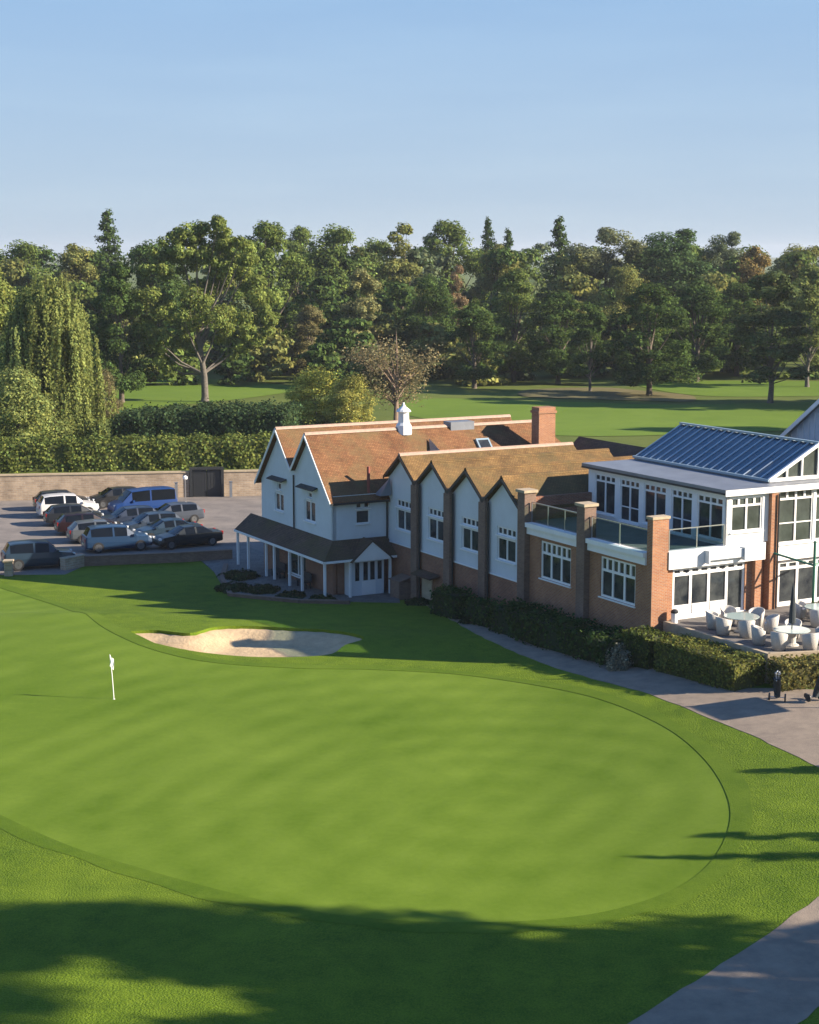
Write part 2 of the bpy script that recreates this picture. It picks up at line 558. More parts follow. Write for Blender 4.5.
def sheet(name, outer, zf, step, m, inner=(), skirt=0.0, label=None, kind='structure', extra=()):
    pts, edges = [], []
    def loop(l, closed=True):
        b = len(pts)
        pts.extend(Vector((p[0], p[1])) for p in l)
        n = len(l)
        edges.extend((b + i, b + (i + 1) % n) for i in range(n if closed else n - 1))
    loop(outer)
    for l in inner:
        loop(l)
    for l in extra:
        loop(l, False)
    xs = [p[0] for p in outer]
    ys = [p[1] for p in outer]
    x = min(xs) + step * 0.5
    while x < max(xs):
        y = min(ys) + step * 0.5
        while y < max(ys):
            if inside(outer, x, y):
                pts.append(Vector((x + random.uniform(-.1, .1) * step, y + random.uniform(-.1, .1) * step)))
            y += step
        x += step
    r = delaunay_2d_cdt(pts, edges, [], 1, 1e-5)
    vs = [(p.x, p.y, zf(p.x, p.y)) for p in r[0]]
    fs = [tuple(f) for f in r[2]]
    b = MB()
    b.add(vs, fs)
    if skirt:
        n = len(outer)
        top = [(p[0], p[1], zf(p[0], p[1])) for p in outer]
        b.add(top + [(p[0], p[1], p[2] - skirt) for p in top], [(i, (i + 1) % n, (i + 1) % n + n, i + n) for i in range(n)])
    o = b.build(name, m, smooth=not skirt, uv=True)
    me = o.data
    me.set_sharp_from_angle(angle=R(24))
    if me.polygons[0].normal.z < 0:
        me.flip_normals()
    tag(o, label=label, kind=kind)
    return o

green_px = [(-60, 574), (0, 588), (60, 607), (115, 634), (190, 659), (290, 668), (380, 670), (480, 677), (580, 694), (655, 722), (702, 757),
            (728, 800), (724, 840), (690, 880), (620, 908), (540, 920), (440, 922), (340, 915), (240, 895), (140, 868), (60, 842), (-30, 800), (-150, 740), (-200, 620)]
green_o = smooth_loop([at(*p) for p in green_px], 8)
bunk_px = [(120, 634), (152, 630), (190, 633), (215, 627), (250, 626), (290, 628), (330, 630), (364, 637), (345, 645), (325, 655), (260, 657), (200, 652), (155, 643)]
bunk_o = smooth_loop([at(*p) for p in bunk_px], 5)
green_in, bunk_in = shrink(green_o, 0.05), shrink(bunk_o, 0.07)
green_mid, bunk_mid = shrink(green_o, 0.025), shrink(bunk_o, 0.035)
collar_o = shrink(green_o, -0.9)
collar_in = [p for i, p in enumerate(collar_o) if i % 2 == 0]
def lawn_z(x, y):
    z = hgt(x, y)
    if inside(green_mid, x, y): return z - 0.07
    if inside(bunk_mid, x, y): return z - 0.9
    return z
lp = [at(*p) for p in ((0, 575), (65, 574.5), (84, 566), (231, 559.5))]
lawn_o = [(-75, 112), (-40, 111.5)] + lp + [(0, 116), (32, 112), (55, 90), (60, 20), (-60, 14), (-75, 60)]
sheet('lawn', lawn_o, lawn_z, 1.0, 'lawn', inner=(green_o, green_in, bunk_o, bunk_in, collar_in), label='mown rough grass around the putting green')
cr = MB()
ncl = len(green_o)
wob = [0.85 + .12 * math.sin(i * .31) + .08 * math.sin(i * .83) for i in range(ncl)]
go, gi = [], []
for i in range(ncl):
    g_, c_ = Vector(green_o[i]), Vector(collar_o[i])
    q_ = g_.lerp(c_, wob[i])
    p_ = g_.lerp(c_, .01)
    gi.append((p_.x, p_.y, hgt(p_.x, p_.y) + .010)); go.append((q_.x, q_.y, hgt(q_.x, q_.y) + .010))
cr.add(gi + go, [(i, (i + 1) % ncl, (i + 1) % ncl + ncl, i + ncl) for i in range(ncl)])
o = cr.build('collar', 'collar')
if o.data.polygons[0].normal.z < 0: o.data.flip_normals()
tag(o, 'closer mown collar round the edge of the putting green', kind='structure')
sheet('putting_green', green_o, lambda x, y: hgt(x, y) - 0.008, 1.0, 'green', label='smooth pale putting green')
def sand_z(x, y):
    dmin = min(math.hypot(x - p[0], y - p[1]) for p in bunk_o)
    return hgt(x, y) - 0.16 - 0.62 * sm(dmin / 2.0) + .015 * math.sin(x * 9 + y * 4)
sheet('bunker_sand', bunk_o, sand_z, 0.4, 'sand', label='pale raked sand of the greenside bunker')
car_o = [(-75, 112), (-40, 111.5)] + lp + [(0, 116), (32, 112), (60, 112), (60, wall_y(60)), (20, wall_y(20)), (-75, wall_y(-75))]
sheet('car_park', car_o, lambda x, y: min(hgt(x, y), 1.0) * (1 if y < 140 else 0) , 3.0, 'tarmac', label='pale gravelly tarmac car park')
def gz(x, y):
    z = hgt(x, y)
    return z - 1.3 if y < wall_y(x) - 0.05 and y > 5 else z
def line(y_off):
    return [(x, wall_y(x) + y_off) for x in range(-390, 391, 20)]
sheet('ground', [(-400, -60), (400, -60), (400, 420), (-400, 420)], gz, 7.0, 'field', extra=(line(-0.1), line(0.1), line(0.35)), label='rough grass field')
far = MB()
far.add([(-3500, 416, 2.1), (3500, 416, 2.1), (3500, 6000, 2.1), (-3500, 6000, 2.1), (-3500, -400, 2.1), (-398, -400, 2.1), (-398, 416, 2.1), (3500, -400, 2.1), (398, -400, 2.1), (398, 416, 2.1)],
        [(0, 1, 2, 3), (4, 5, 6, 0), (8, 7, 1, 9)])
far.build('distant_ground', 'field')['kind'] = 'structure'

# paths
def uneven(pts, step=.7, j=.07):
    out = []
    for a, b_ in zip(pts, pts[1:] + pts[:1]):
        d = math.hypot(b_[0] - a[0], b_[1] - a[1])
        k = max(1, int(d / step))
        for i in range(k):
            t = i / k
            out.append((a[0] + (b_[0] - a[0]) * t + random.uniform(-j, j), a[1] + (b_[1] - a[1]) * t + random.uniform(-j, j)))
    return out
path_near = [(980, 850), (900, 805), (819, 768), (770, 744), (720, 722), (680, 706), (640, 691), (600, 681), (555, 668), (520, 654), (485, 639), (455, 622), (425, 605), (400, 598)]
path_far = [(398, 592), (420, 596), (443, 601), (480, 614), (520, 632), (560, 646), (610, 658), (655, 668), (700, 680), (750, 688), (819, 690), (930, 694), (1050, 720)]
sheet('path', uneven([at(*p) for p in path_near + path_far]), lambda x, y: hgt(x, y) + 0.014, 1.0, 'path', skirt=0.04, label='pale tarmac path between lawn and hedges')
p2 = [(600, 1042), (630, 1024), (680, 990), (720, 965), (770, 933), (819, 898), (900, 850), (980, 815), (1060, 850), (960, 905), (870, 967), (819, 1008), (790, 1028), (760, 1050)]
sheet('path', uneven([at(*p) for p in p2]), lambda x, y: hgt(x, y) + 0.014, 1.0, 'path', skirt=0.04, label='pale tarmac path crossing the near corner')
gp = [(200, 560), (214, 572), (226, 592), (300, 601), (350, 602), (400, 603), (398, 590), (330, 575), (250, 548)]
sheet('paving', [at(*p) for p in gp], lambda x, y: hgt(x, y) + 0.04, 1.5, 'paving', skirt=0.12, label='stone paving in front of the verandah')
# fairways beyond the wall
fz = lambda x, y: hgt(x, y) + 0.05
sheet('fairway', smooth_loop([at(*p) for p in [(-60, 395), (60, 385), (130, 378), (220, 380), (300, 388), (250, 398), (150, 408), (60, 415), (-60, 420)]], 5), fz, 6, 'fairway')
sheet('fairway', smooth_loop([at(*p) for p in [(430, 399), (560, 402), (680, 405), (820, 402), (900, 404), (900, 425), (760, 432), (560, 436), (430, 420), (400, 410)]], 5), fz, 6, 'fairway')
sheet('dry_grass', smooth_loop([at(*p) for p in [(530, 390), (600, 388), (640, 391), (690, 396), (690, 402), (640, 401), (560, 399), (520, 396)]], 5), lambda x, y: hgt(x, y) + 0.09, 6, 'dry')
sheet('fairway', smooth_loop([at(*p) for p in [(640, 383), (760, 381), (900, 384), (900, 393), (760, 397), (680, 394)]], 5), fz, 6, 'fairway')

# ------------------------------------------------------------------ clubhouse
ROOT = empty('clubhouse', (OX[0], OX[1], 0), ROT, label='long white gabled clubhouse with clay roofs, brick piers and glazed end', cat='building')
def hole_rect(a0, a1, z0, z1):
    return [(a0, z0), (a1, z0), (a1, z1), (a0, z1)]
def wall(name, axis, c, outline, holes, m, depth=0.22, sign=-1, parent=ROOT):
    """flat wall on plane v=c ('v') or u=c ('u') with real openings; sign: side the outside lies on"""
    polys = [[Vector((p[0], p[1], 0)) for p in outline]] + [[Vector((p[0], p[1], 0)) for p in h] for h in holes]
    flat = [p for l in polys for p in l]
    tris = tessellate_polygon(polys)
    P = (lambda a, z, d: (a, c - sign * d, z)) if axis == 'v' else (lambda a, z, d: (c - sign * d, a, z))
    b = MB()
    n = len(flat)
    b.add([P(p.x, p.y, 0) for p in flat] + [P(p.x, p.y, depth) for p in flat], list(tris) + [tuple(i + n for i in t[::-1]) for t in tris])
    for l in polys:
        k = len(l)
        b.add([P(p.x, p.y, 0) for p in l] + [P(p.x, p.y, depth) for p in l], [(i, (i + 1) % k, (i + 1) % k + k, i + k) for i in range(k)])
    return b.build(name, m, parent)
def window(axis, c, a0, a1, z0, z1, cols, sign=-1, transom=None, tcols=None, fw=0.09, pane='pane', name='window', mid=None, label=None, set_back=0.06):
    """frame with mullions, a row of small lights above the transom; pane set back behind it"""
    def bx(b, p0, p1, q0, q1, d0, d1):
        lo, hi = sorted((c - sign * d0, c - sign * d1))
        if axis == 'v': b.box(p0, p1, lo, hi, q0, q1)
        else: b.box(lo, hi, p0, p1, q0, q1)
    b = MB()
    d0, d1 = set_back, set_back + 0.09
    bx(b, a0, a1, z0, z0 + fw, d0, d1)
    bx(b, a0, a1, z1 - fw, z1, d0, d1)
    bx(b, a0, a0 + fw, z0 + fw, z1 - fw, d0, d1)
    bx(b, a1 - fw, a1, z0 + fw, z1 - fw, d0, d1)
    zt = transom if transom else z1 - fw
    if transom:
        bx(b, a0 + fw, a1 - fw, zt - fw * .6, zt + fw * .6, d0, d1)
        tc = tcols or cols * 2
        for k in range(1, tc):
            x = a0 + (a1 - a0) * k / tc
            bx(b, x - fw * .7, x + fw * .7, zt + fw * .6, z1 - fw, d0, d1)
    for k in range(1, cols):
        x = a0 + (a1 - a0) * k / cols
        bx(b, x - fw * .6, x + fw * .6, z0 + fw, zt - (fw * .6 if transom else 0), d0, d1)
    if mid:
        bx(b, a0 + fw, a1 - fw, mid - .03, mid + .03, d0 + .01, d1 - .01)
    f = b.build(name, 'white', ROOT)
    if label: f['label'] = label
    g = MB()
    bx(g, a0 + .02, a1 - .02, z0 + .02, z1 - .02, d1 - .035, d1 - .015)
    g.build('pane', pane, f)
    s = MB()
    bx(s, a0 - .07, a1 + .07, z0 - .07, z0 - .003, -.09, set_back + .05)
    s.build('sill', 'white', f)
    return f

UL, VC, ZG = -27.75, -3.87, -1.0
# --- upper walls of the two-gabled house (left)
g_out = [(-38.75, 3.4), (-38.75, 6.15), (-35.7, 9.5), (-33.4, 7.2), (-31.2, 9.6), (-27.75, 6.2), (-27.75, 3.4)]
wh = [(-36.55, -35.15, 4.30, 5.50), (-31.9, -30.3, 4.25, 5.60)]
sm_w = [(-36.15, -35.55, 5.72, 6.2), (-31.4, -30.8, 5.78, 6.15)]
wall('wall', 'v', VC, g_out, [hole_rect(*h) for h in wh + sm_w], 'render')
for h in wh:
    window('v', VC, h[0], h[1], h[2], h[3], 2, name='window')
for h in sm_w:
    window('v', VC, h[0], h[1], h[2], h[3], 1, name='window', fw=.07)
for a0, a1 in ((-37.0, -34.6), (-32.4, -29.9)):
    b = MB()
    b.prism([(VC - .42, 6.36), (VC - .02, 6.50), (VC - .02, 6.58), (VC - .42, 6.42)], 'x', a0, a1)
    b.build('window_hood', 'dark', ROOT)
# side wall facing the lawn (W3) and the others to close the house
w3 = [(-2.25, -1.3, 4.45, 5.3), (-2.25, -1.85, 5.42, 5.84), (-1.70, -1.3, 5.42, 5.84)]
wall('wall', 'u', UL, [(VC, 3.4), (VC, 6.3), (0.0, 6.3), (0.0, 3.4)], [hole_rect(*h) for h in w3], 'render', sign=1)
for h in w3:
    window('u', UL, h[0], h[1], h[2], h[3], 1, sign=1, fw=.06)
b = MB(); b.box(-38.75, -38.5, VC + .23, 15.8, ZG, 6.2); b.build('wall', 'render', ROOT)
b = MB(); b.box(-38.5, -24.5, 15.8, 16.0, ZG, 6.3); b.build('wall', 'render', ROOT)
# ground floor brick behind the verandah
hv = [(-34.45, -31.9, 0.35, 2.0), (-37.2, -36.0, 0.2, 2.2)]
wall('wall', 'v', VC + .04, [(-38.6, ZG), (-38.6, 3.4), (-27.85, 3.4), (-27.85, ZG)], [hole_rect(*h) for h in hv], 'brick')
window('v', VC + .04, *hv[0], 2, label='wide ground floor window with pale frame under the verandah', pane='pane_pale')
b = MB(); b.box(-37.2, -36.0, VC + .14, VC + .2, 0.2, 2.2); b.build('door', 'dark', ROOT)
hd = [(-3.5, -2.5, .3, 2.1)]
wall('wall', 'u', UL - .04, [(VC + .3, ZG), (VC + .3, 3.4), (0.0, 3.4), (0.0, ZG)], [], 'brick', sign=1)
# white entrance box with windows, under the porch
eb = MB(); eb.box(UL + .005, UL + .85, -3.1, -0.75, 0.05, 2.35); EB = eb.build('entrance_lobby', 'render', ROOT)
for v0, v1 in ((-2.78, -2.5), (-2.2, -1.9), (-1.72, -1.42), (-1.2, -.92)):
    g = MB(); g.box(UL + .86, UL + .875, v0, v1, 1.0, 2.15); g.build('pane', 'pane', EB)
g = MB(); g.box(UL + .853, UL + .87, -2.3, -1.35, 0.08, .95); g.build('door_panel', 'white', EB)
# roofs: prism helper for gabled roof whose ridge runs along v
def roof_v(ul, zl, ua, za, ur, zr, v0, v1, m, th=.16, name='roof'):
    b = MB()
    b.prism([(ul, zl), (ua, za), (ur, zr), (ur, zr - th), (ua, za - th * 1.25), (ul, zl - th)], 'y', v0, v1)
    o = b.build(name, m, ROOT)
    return o
def barge(pts, v, m='white', h=.22, t=.06):
    b = MB()
    for (a, za), (c_, zc) in zip(pts[:-1], pts[1:]):
        b.add([(a, v, za), (c_, v, zc), (c_, v, zc - h), (a, v, za - h), (a, v + t, za), (c_, v + t, zc), (c_, v + t, zc - h), (a, v + t, za - h)],
              [(0, 1, 2, 3), (7, 6, 5, 4), (0, 4, 5, 1), (3, 2, 6, 7), (0, 3, 7, 4), (1, 5, 6, 2)])
    return b.build('bargeboard', m, ROOT)
V0 = VC - .30
r1 = roof_v(-39.15, 5.95, -35.7, 9.86, -33.38, 7.45, V0, 14.0, 'tile')
r2 = roof_v(-33.38, 7.45, -31.2, 9.92, -27.45, 5.95, V0, -0.12, 'tile')
# the front roof continues behind the gabled wing, with a hipped far end
b = MB()
E_ = 16.4; Hh = 13.4
b.add([(-33.38, -.12, 7.45), (-31.2, -.12, 9.92), (-27.45, -.12, 5.95), (-33.38, E_ - .4, 7.45), (-31.2, Hh, 9.92), (-27.45, E_, 5.95),
       (-33.38, -.12, 7.2), (-27.45, -.12, 5.75), (-33.38, E_ - .4, 7.2), (-27.45, E_, 5.75)],
      [(0, 1, 4, 3), (1, 2, 5, 4), (4, 5, 3), (0, 6, 7, 2, 1), (6, 8, 9, 7), (2, 7, 9, 5), (3, 5, 9, 8), (0, 3, 8, 6)])
r3 = b.build('roof', 'tile', ROOT)
barge([(-39.15, 5.93), (-35.7, 9.84), (-33.40, 7.43)], V0 - .065)
barge([(-33.36, 7.43), (-31.2, 9.90), (-27.45, 5.93)], V0 - .065)
def ridge(u, z, v0, v1, m='ridge', parent=None):
    b = MB()
    b.prism([(u - .16, z - .10), (u - .10, z + .03), (u, z + .08), (u + .10, z + .03), (u + .16, z - .10)], 'y', v0, v1)
    o = b.build('ridge_tiles', m, ROOT)
    return o
ridge(-35.7, 9.86, V0, 14.0)
ridge(-31.2, 9.92, V0, Hh)
# valley drain pipe and gutters
def pipe(pts, r=.055, m='dark', name='drainpipe'):
    return MB().tube(pts, r, 8).build(name, m, ROOT)
pipe([(-33.4, VC - .08, 7.0), (-33.4, VC - .08, 3.3)])
pipe([(UL + .1, -.12, 6.1), (UL + .1, -.12, 3.3)])
b = MB(); b.box(-27.47, -27.34, V0, -.1, 5.78, 5.90); b.build('gutter', 'dark', ROOT)
# verandah: lean-to tiled roof round two sides
D = 1.25
zt, ze = 3.52, 2.5
b = MB()
a0 = -40.6
top = [(a0, VC - .01, zt), (UL + .01, VC - .01, zt), (UL + .01, -.05, zt)]
low = [(a0, VC - D, ze), (UL + D, VC - D, ze), (UL + D, -.05, ze)]
vs = top + low + [(x, y, z - .14) for x, y, z in top + low]
b.add(vs, [(0, 3, 4, 1), (1, 4, 5, 2), (7, 10, 9, 6), (8, 11, 10, 7), (3, 9, 10, 4), (4, 10, 11, 5), (0, 6, 9, 3), (2, 5, 11, 8), (0, 1, 7, 6), (1, 2, 8, 7)])
b.build('verandah_roof', 'tile_dark', ROOT)['label'] = 'mossy dark tiled lean-to roof over the verandah'
b = MB(); b.box(a0, UL + D - .02, VC - D - .06, VC - D - .003, ze - .16, ze - .02); b.box(UL + D + .003, UL + D + .06, VC - D, -.05, ze - .16, ze - .02)
b.build('fascia', 'white', ROOT)
for u in (-40.4, -38.6, -35.6, -34.3, -31.9, -30.0, UL + D - .2):
    x, y = B2W(u, VC - D + .15)
    b = MB(); b.box(u - .07, u + .07, VC - D + .08, VC - D + .22, hgt(x, y) - .05, ze - .15); b.build('verandah_post', 'white', ROOT)
for v in (-3.25, -0.45):
    b = MB(); b.box(UL + D - .22, UL + D - .08, v - .07, v + .07, 0, ze - .15); b.build('verandah_post', 'white', ROOT)
# small porch gable
b = MB()
u0, u1 = UL + .5, UL + D + .25
b.prism([(-3.1, 2.45), (-1.85, 3.5), (-.6, 2.45), (-.6, 2.33), (-3.1, 2.33)], 'x', UL + .3, u1 - .05)
b.build('porch_gable', 'white', ROOT)
b = MB()
b.prism([(-3.3, 2.36), (-1.85, 3.62), (-.4, 2.36), (-.4, 2.28), (-1.85, 3.52), (-3.3, 2.28)], 'x', UL + .2, u1)
b.build('porch_roof', 'tile_dark', ROOT)
# benches / things in the verandah
# --- gabled wing: four gables
cen = [-25.75, -21.7, -17.7, -13.75]
hw = 2.0
prof = [(-27.72, 3.22), (-27.72, 7.2)]
for c_ in cen:
    prof += [(c_, 8.70)]
    if c_ != cen[-1]: prof += [(c_ + 2.0, 7.2)]
prof += [(-12.0, 7.2), (-12.0, 3.22)]
holes, wins = [], []
for c_ in cen:
    q = c_ + .12
    holes += [(q - .98, q + .98, 4.15, 5.45), (q - .98, q + .98, 5.58, 6.06)]
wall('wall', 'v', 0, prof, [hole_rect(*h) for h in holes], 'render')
for h in holes:
    if h[3] < 5.5:
        window('v', 0, *h, 2, fw=.085)
    else:
        window('v', 0, *h, 4, fw=.085)
wall('wall', 'v', -.03, [(-27.72, ZG), (-27.72, 3.2), (-12.0, 3.2), (-12.0, ZG)], [], 'brick', depth=.3)
b = MB(); b.box(-27.7, -12.0, -.10, -.035, 3.2, 3.27); b.build('string_course', 'white', ROOT)
for i, c_ in enumerate(cen):
    zl = 7.45
    r = roof_v(c_ - 2.02, zl, c_, 8.95, c_ + 2.02, zl, -.28, 12.6, 'tile_ochre')
    barge([(c_ - 2.05, 7.38), (c_, 8.90), (c_ + 2.05, 7.38)], -.345, 'dark', .2)
    if i == 0: ridge(c_, 8.95, -.28, 12.6)
    else: ridge(c_, 8.95, -.28, 12.6, 'tile_ochre')
for u in (-23.75, -19.72, -15.72):
    b = MB(); b.box(u - .36, u + .36, -.36, -.10, ZG, 7.25); b.box(u - .28, u + .28, -.33, -.11, 7.25, 7.55); b.build('brick_pier', 'brick_dark', ROOT)
    pipe([(u + .42, -.18, 7.3), (u + .42, -.18, 0)], .05)
b = MB(); b.box(-12.0, -11.75, 0.25, 12.6, ZG, 8.0); b.build('wall', 'brick', ROOT)
b = MB(); b.box(-27.7, -12.0, 12.4, 12.58, ZG, 7.5); b.build('wall', 'brick', ROOT)
# small outhouse + door at the foot of the wing
b = MB(); b.box(-25.7, -24.5, -.95, -.1, ZG, 1.15); b.prism([(-1.0, 1.15), (-.08, 1.4), (-.08, 1.46), (-1.0, 1.2)], 'x', -25.8, -24.4); b.build('meter_cupboard', 'brick_dark', ROOT)
b = MB(); b.box(-23.1, -21.9, -.12, -.05, -.3, 1.75); b.build('door', 'cap', ROOT)['label'] = 'pale service door at the foot of the gabled wing'
b = MB(); b.prism([(-.75, 1.85), (-.08, 2.05), (-.08, 2.13), (-.75, 1.93)], 'x', -23.4, -21.0); b.build('door_hood', 'tile_dark', ROOT)
# chimney, cupola, vents
b = MB(); b.box(-29.2, -28.3, 11.65, 12.95, 6.0, 10.7); b.box(-29.27, -28.23, 11.58, 13.02, 10.7, 10.86); b.box(-29.2, -28.3, 11.65, 12.95, 10.86, 11.1)
ch = b.build('chimney', 'brick_bright', ROOT)
b = MB(); b.lathe([(.55, 9.5), (.5, 10.1), (.36, 10.3), (.34, 10.95), (.5, 11.0), (.42, 11.12), (.12, 11.35), (.04, 11.6)], 12, -31.2, 3.0)
cu = b.build('ventilation_cupola', 'white', ROOT, smooth=False)
b = MB().tube([(-27.9, -1.3, 5.6), (-27.9, -1.3, 8.0)], .1, 10); b.build('flue_pipe', mat('terracotta', (.25, .07, .05), .8), ROOT)
b = MB(); b.add([(-27.9, -.9, 6.2), (-27.1, -.9, 6.2), (-27.1, -.1, 6.2), (-27.9, -.1, 6.2), (-27.2, -.15, 7.3)], [(3, 2, 1, 0), (0, 1, 4), (1, 2, 4), (2, 3, 4), (3, 0, 4)]); b.build('lead_flashing', 'lead', ROOT)
def skyl(v0, v1, s0, s1, m='lead'):
    du, dz = 3.75, -3.97
    n = math.hypot(du, dz); nx, nz = 3.97 / n, 3.75 / n
    P = lambda s, v, o: (-31.2 + du * s + nx * o, v, 9.92 + dz * s + nz * o)
    b = MB(); b.hexa([P(s0, v0, 0), P(s1, v0, 0), P(s1, v1, 0), P(s0, v1, 0)], [P(s0, v0, .14), P(s1, v0, .14), P(s1, v1, .14), P(s0, v1, .14)])
    o = b.build('skylight', 'alu', ROOT)
    g = MB(); e = .12; f_ = e / n * 1.2
    g.hexa([P(s0 + f_, v0 + e, .145), P(s1 - f_, v0 + e, .145), P(s1 - f_, v1 - e, .145), P(s0 + f_, v1 - e, .145)], [P(s0 + f_, v0 + e, .155), P(s1 - f_, v0 + e, .155), P(s1 - f_, v1 - e, .155), P(s0 + f_, v1 - e, .155)])
    g.build('pane', 'pane', o)
skyl(7.9, 8.9, .24, .44)
b = MB(); b.box(-31.9, -30.9, 6.4, 8.2, 9.6, 10.15); b.build('roof_vent', 'lead', ROOT)
# little hipped gablet on the front roof
b = MB()
b.add([(-30.4, 4.45, 9.25), (-27.6, 3.2, 6.35), (-27.6, 6.0, 6.35), (-28.3, 4.55, 8.2)], [(0, 1, 3), (0, 3, 2), (3, 1, 2), (0, 2, 1)])
b.build('roof', 'ridge', ROOT)['label'] = 'small pale hip on the long clay roof'
# cross wing behind the chimney, shade on its slope painted in as darker tiles
b = MB()
zr_ = 9.0
b.prism([(12.2, 6.4), (15.0, zr_), (18.2, 6.2), (18.2, 6.0), (12.2, 6.0)], 'x', -28.5, -20.4)
b.add([(-20.4, 12.2, 6.4), (-20.4, 15.0, zr_), (-20.4, 18.2, 6.2), (-17.6, 12.2, 6.4), (-17.6, 18.2, 6.2), (-17.6, 12.2, 6.0), (-17.6, 18.2, 6.0), (-20.4, 12.2, 6.0), (-20.4, 18.2, 6.0)],
      [(0, 3, 1), (1, 3, 4), (1, 4, 2), (3, 5, 6, 4), (0, 7, 5, 3), (2, 4, 6, 8)])
b.build('roof', 'tile_dark', ROOT)['label'] = 'dark hipped roof behind the chimney'
b = MB(); b.box(-28.4, -17.8, 12.65, 18.0, ZG, 6.1); b.build('wall', 'brick', ROOT)

# --- terrace wing
tw = [(-10.1, -7.2, 3.84, 5.9), (-4.5, -1.5, 3.84, 5.95)]
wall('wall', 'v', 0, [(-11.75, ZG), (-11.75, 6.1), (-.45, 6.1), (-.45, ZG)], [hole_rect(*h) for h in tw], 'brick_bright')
for h in tw:
    window('v', 0, *h, 3, transom=5.25, tcols=6, fw=.11)
b = MB()
b.box(-11.3, -6.25, -.22, .12, 6.12, 6.5); b.box(-11.3, -6.25, -.34, .12, 6.5, 6.74)
b.box(-5.4, -.45, -.22, .12, 6.12, 6.5); b.box(-5.4, -.45, -.34, .12, 6.5, 6.74)
b.build('cornice', 'white', ROOT)
for u in (-11.55, -5.83):
    b = MB(); b.box(u - .36, u + .36, -.36, .36, ZG, 8.35); o = b.build('brick_pier', 'brick_dark', ROOT)
    b = MB(); b.box(u - .45, u + .45, -.45, .45, 8.353, 8.5); b.build('pier_cap', 'cap', o)
b = MB(); b.box(-.45, 0.0, -.12, .85, ZG, 8.42); o = b.build('brick_pier', 'brick_bright', ROOT); o['label'] = 'broad orange brick corner pier beside the patio'
b = MB(); b.box(-.5, .05, -.17, .9, 8.423, 8.56); b.build('pier_cap', 'cap', o)
b = MB(); b.box(-11.7, -.25, .13, 4.4, 6.4, 6.72); b.build('terrace_deck', 'deck', ROOT)
def balus(p, q, z0, z1, rail='alu', n=3):
    a, c_ = Vector((*p, 0)), Vector((*q, 0))
    b = MB()
    b.bar((*p, z1), (*q, z1), .06, .05)
    for k in range(n + 1):
        x = a.lerp(c_, k / n)
        if 0 < k < n or n == 1 or True:
            b.box(x.x - .025, x.x + .025, x.y - .025, x.y + .025, z0, z1 - .03)
    o = b.build('balustrade_rail', rail, ROOT)
    d = (c_ - a).normalized() * .06
    g = MB(); g.bar((a.x + d.x, a.y + d.y, (z0 + z1) / 2), (c_.x - d.x, c_.y - d.y, (z0 + z1) / 2), .012, (z1 - z0) * .86)
    g.build('glass_panel', 'glass', o)
balus((-11.1, .05), (-6.25, .05), 6.74, 7.85, 'metal', 3)
balus((-5.4, .05), (-.5, .05), 6.74, 7.85, 'metal', 2)
balus((-.1, .95), (-.1, 4.35), 6.79, 7.85, 'metal', 2)
# upper glazed box, shaded side (v=4.45)
bw_ = [(-11.5, -9.55, 6.95, 9.12), (-9.1, -7.35, 6.80, 9.12), (-6.95, -5.0, 6.95, 9.12), (-4.55, -2.8, 6.80, 9.12), (-2.4, -.35, 6.95, 9.12)]
wall('wall', 'v', 4.45, [(-12.1, 6.4), (-12.1, 9.4), (-.05, 9.4), (-.05, 6.4)], [hole_rect(*h) for h in bw_], 'white', depth=.16)
for i, h in enumerate(bw_):
    window('v', 4.45, *h, 2, transom=8.75, tcols=4, fw=.085, set_back=.04, mid=7.6 if i % 2 else None)
b = MB(); b.box(-12.1, -11.95, 4.65, 12.5, 6.4, 9.4); b.build('wall', 'white', ROOT)
# upper box, sunlit side (u=-.05)
uw = [(4.75, 6.75, 7.4, 9.15)]
wall('wall', 'u', -.05, [(4.45, 6.78), (4.45, 9.4), (7.15, 9.4), (7.15, 6.78)], [hole_rect(*h) for h in uw], 'white', sign=1, depth=.16)
window('u', -.05, *uw[0], 2, sign=1, transom=8.72, tcols=4, fw=.09, set_back=.04, pane='pane_pale')
uw2 = [(7.85, 10.15, 6.55, 9.3), (10.3, 12.6, 6.55, 9.3), (12.75, 15.0, 6.55, 9.3)]
wall('wall', 'u', -.08, [(7.65, 6.25), (7.65, 9.4), (17.0, 9.4), (17.0, 6.25)], [hole_rect(*h) for h in uw2], 'white', sign=1, depth=.16)
for h in uw2:
    window('u', -.08, *h, 2, sign=1, transom=8.85, tcols=4, fw=.09, set_back=.04, mid=7.6, pane='pane_pale')
for v in (7.38,):
    b = MB(); b.box(-.4, .18, v - .22, v + .22, 3.2, 9.25); b.build('brick_pier', 'brick_bright', ROOT)
    pipe([(.26, v + .18, 9.2), (.26, v + .18, 3.3)], .05)
b = MB(); b.box(-.35, .02, 6.35, 6.75, 3.2, 5.88); b.build('brick_pier', 'brick_bright', ROOT)
# flat roof with dark edge
b = MB(); b.box(-12.35, .2, 4.15, 18.0, 9.46, 9.62); b.build('flat_roof', 'lead', ROOT)
b = MB(); b.box(-12.37, .22, 4.13, 18.0, 9.36, 9.455); b.build('roof_edge', 'dark', ROOT)
b = MB(); b.box(.225, .25, 4.13, 18.0, 9.3, 9.60); b.build('fascia', 'white', ROOT)
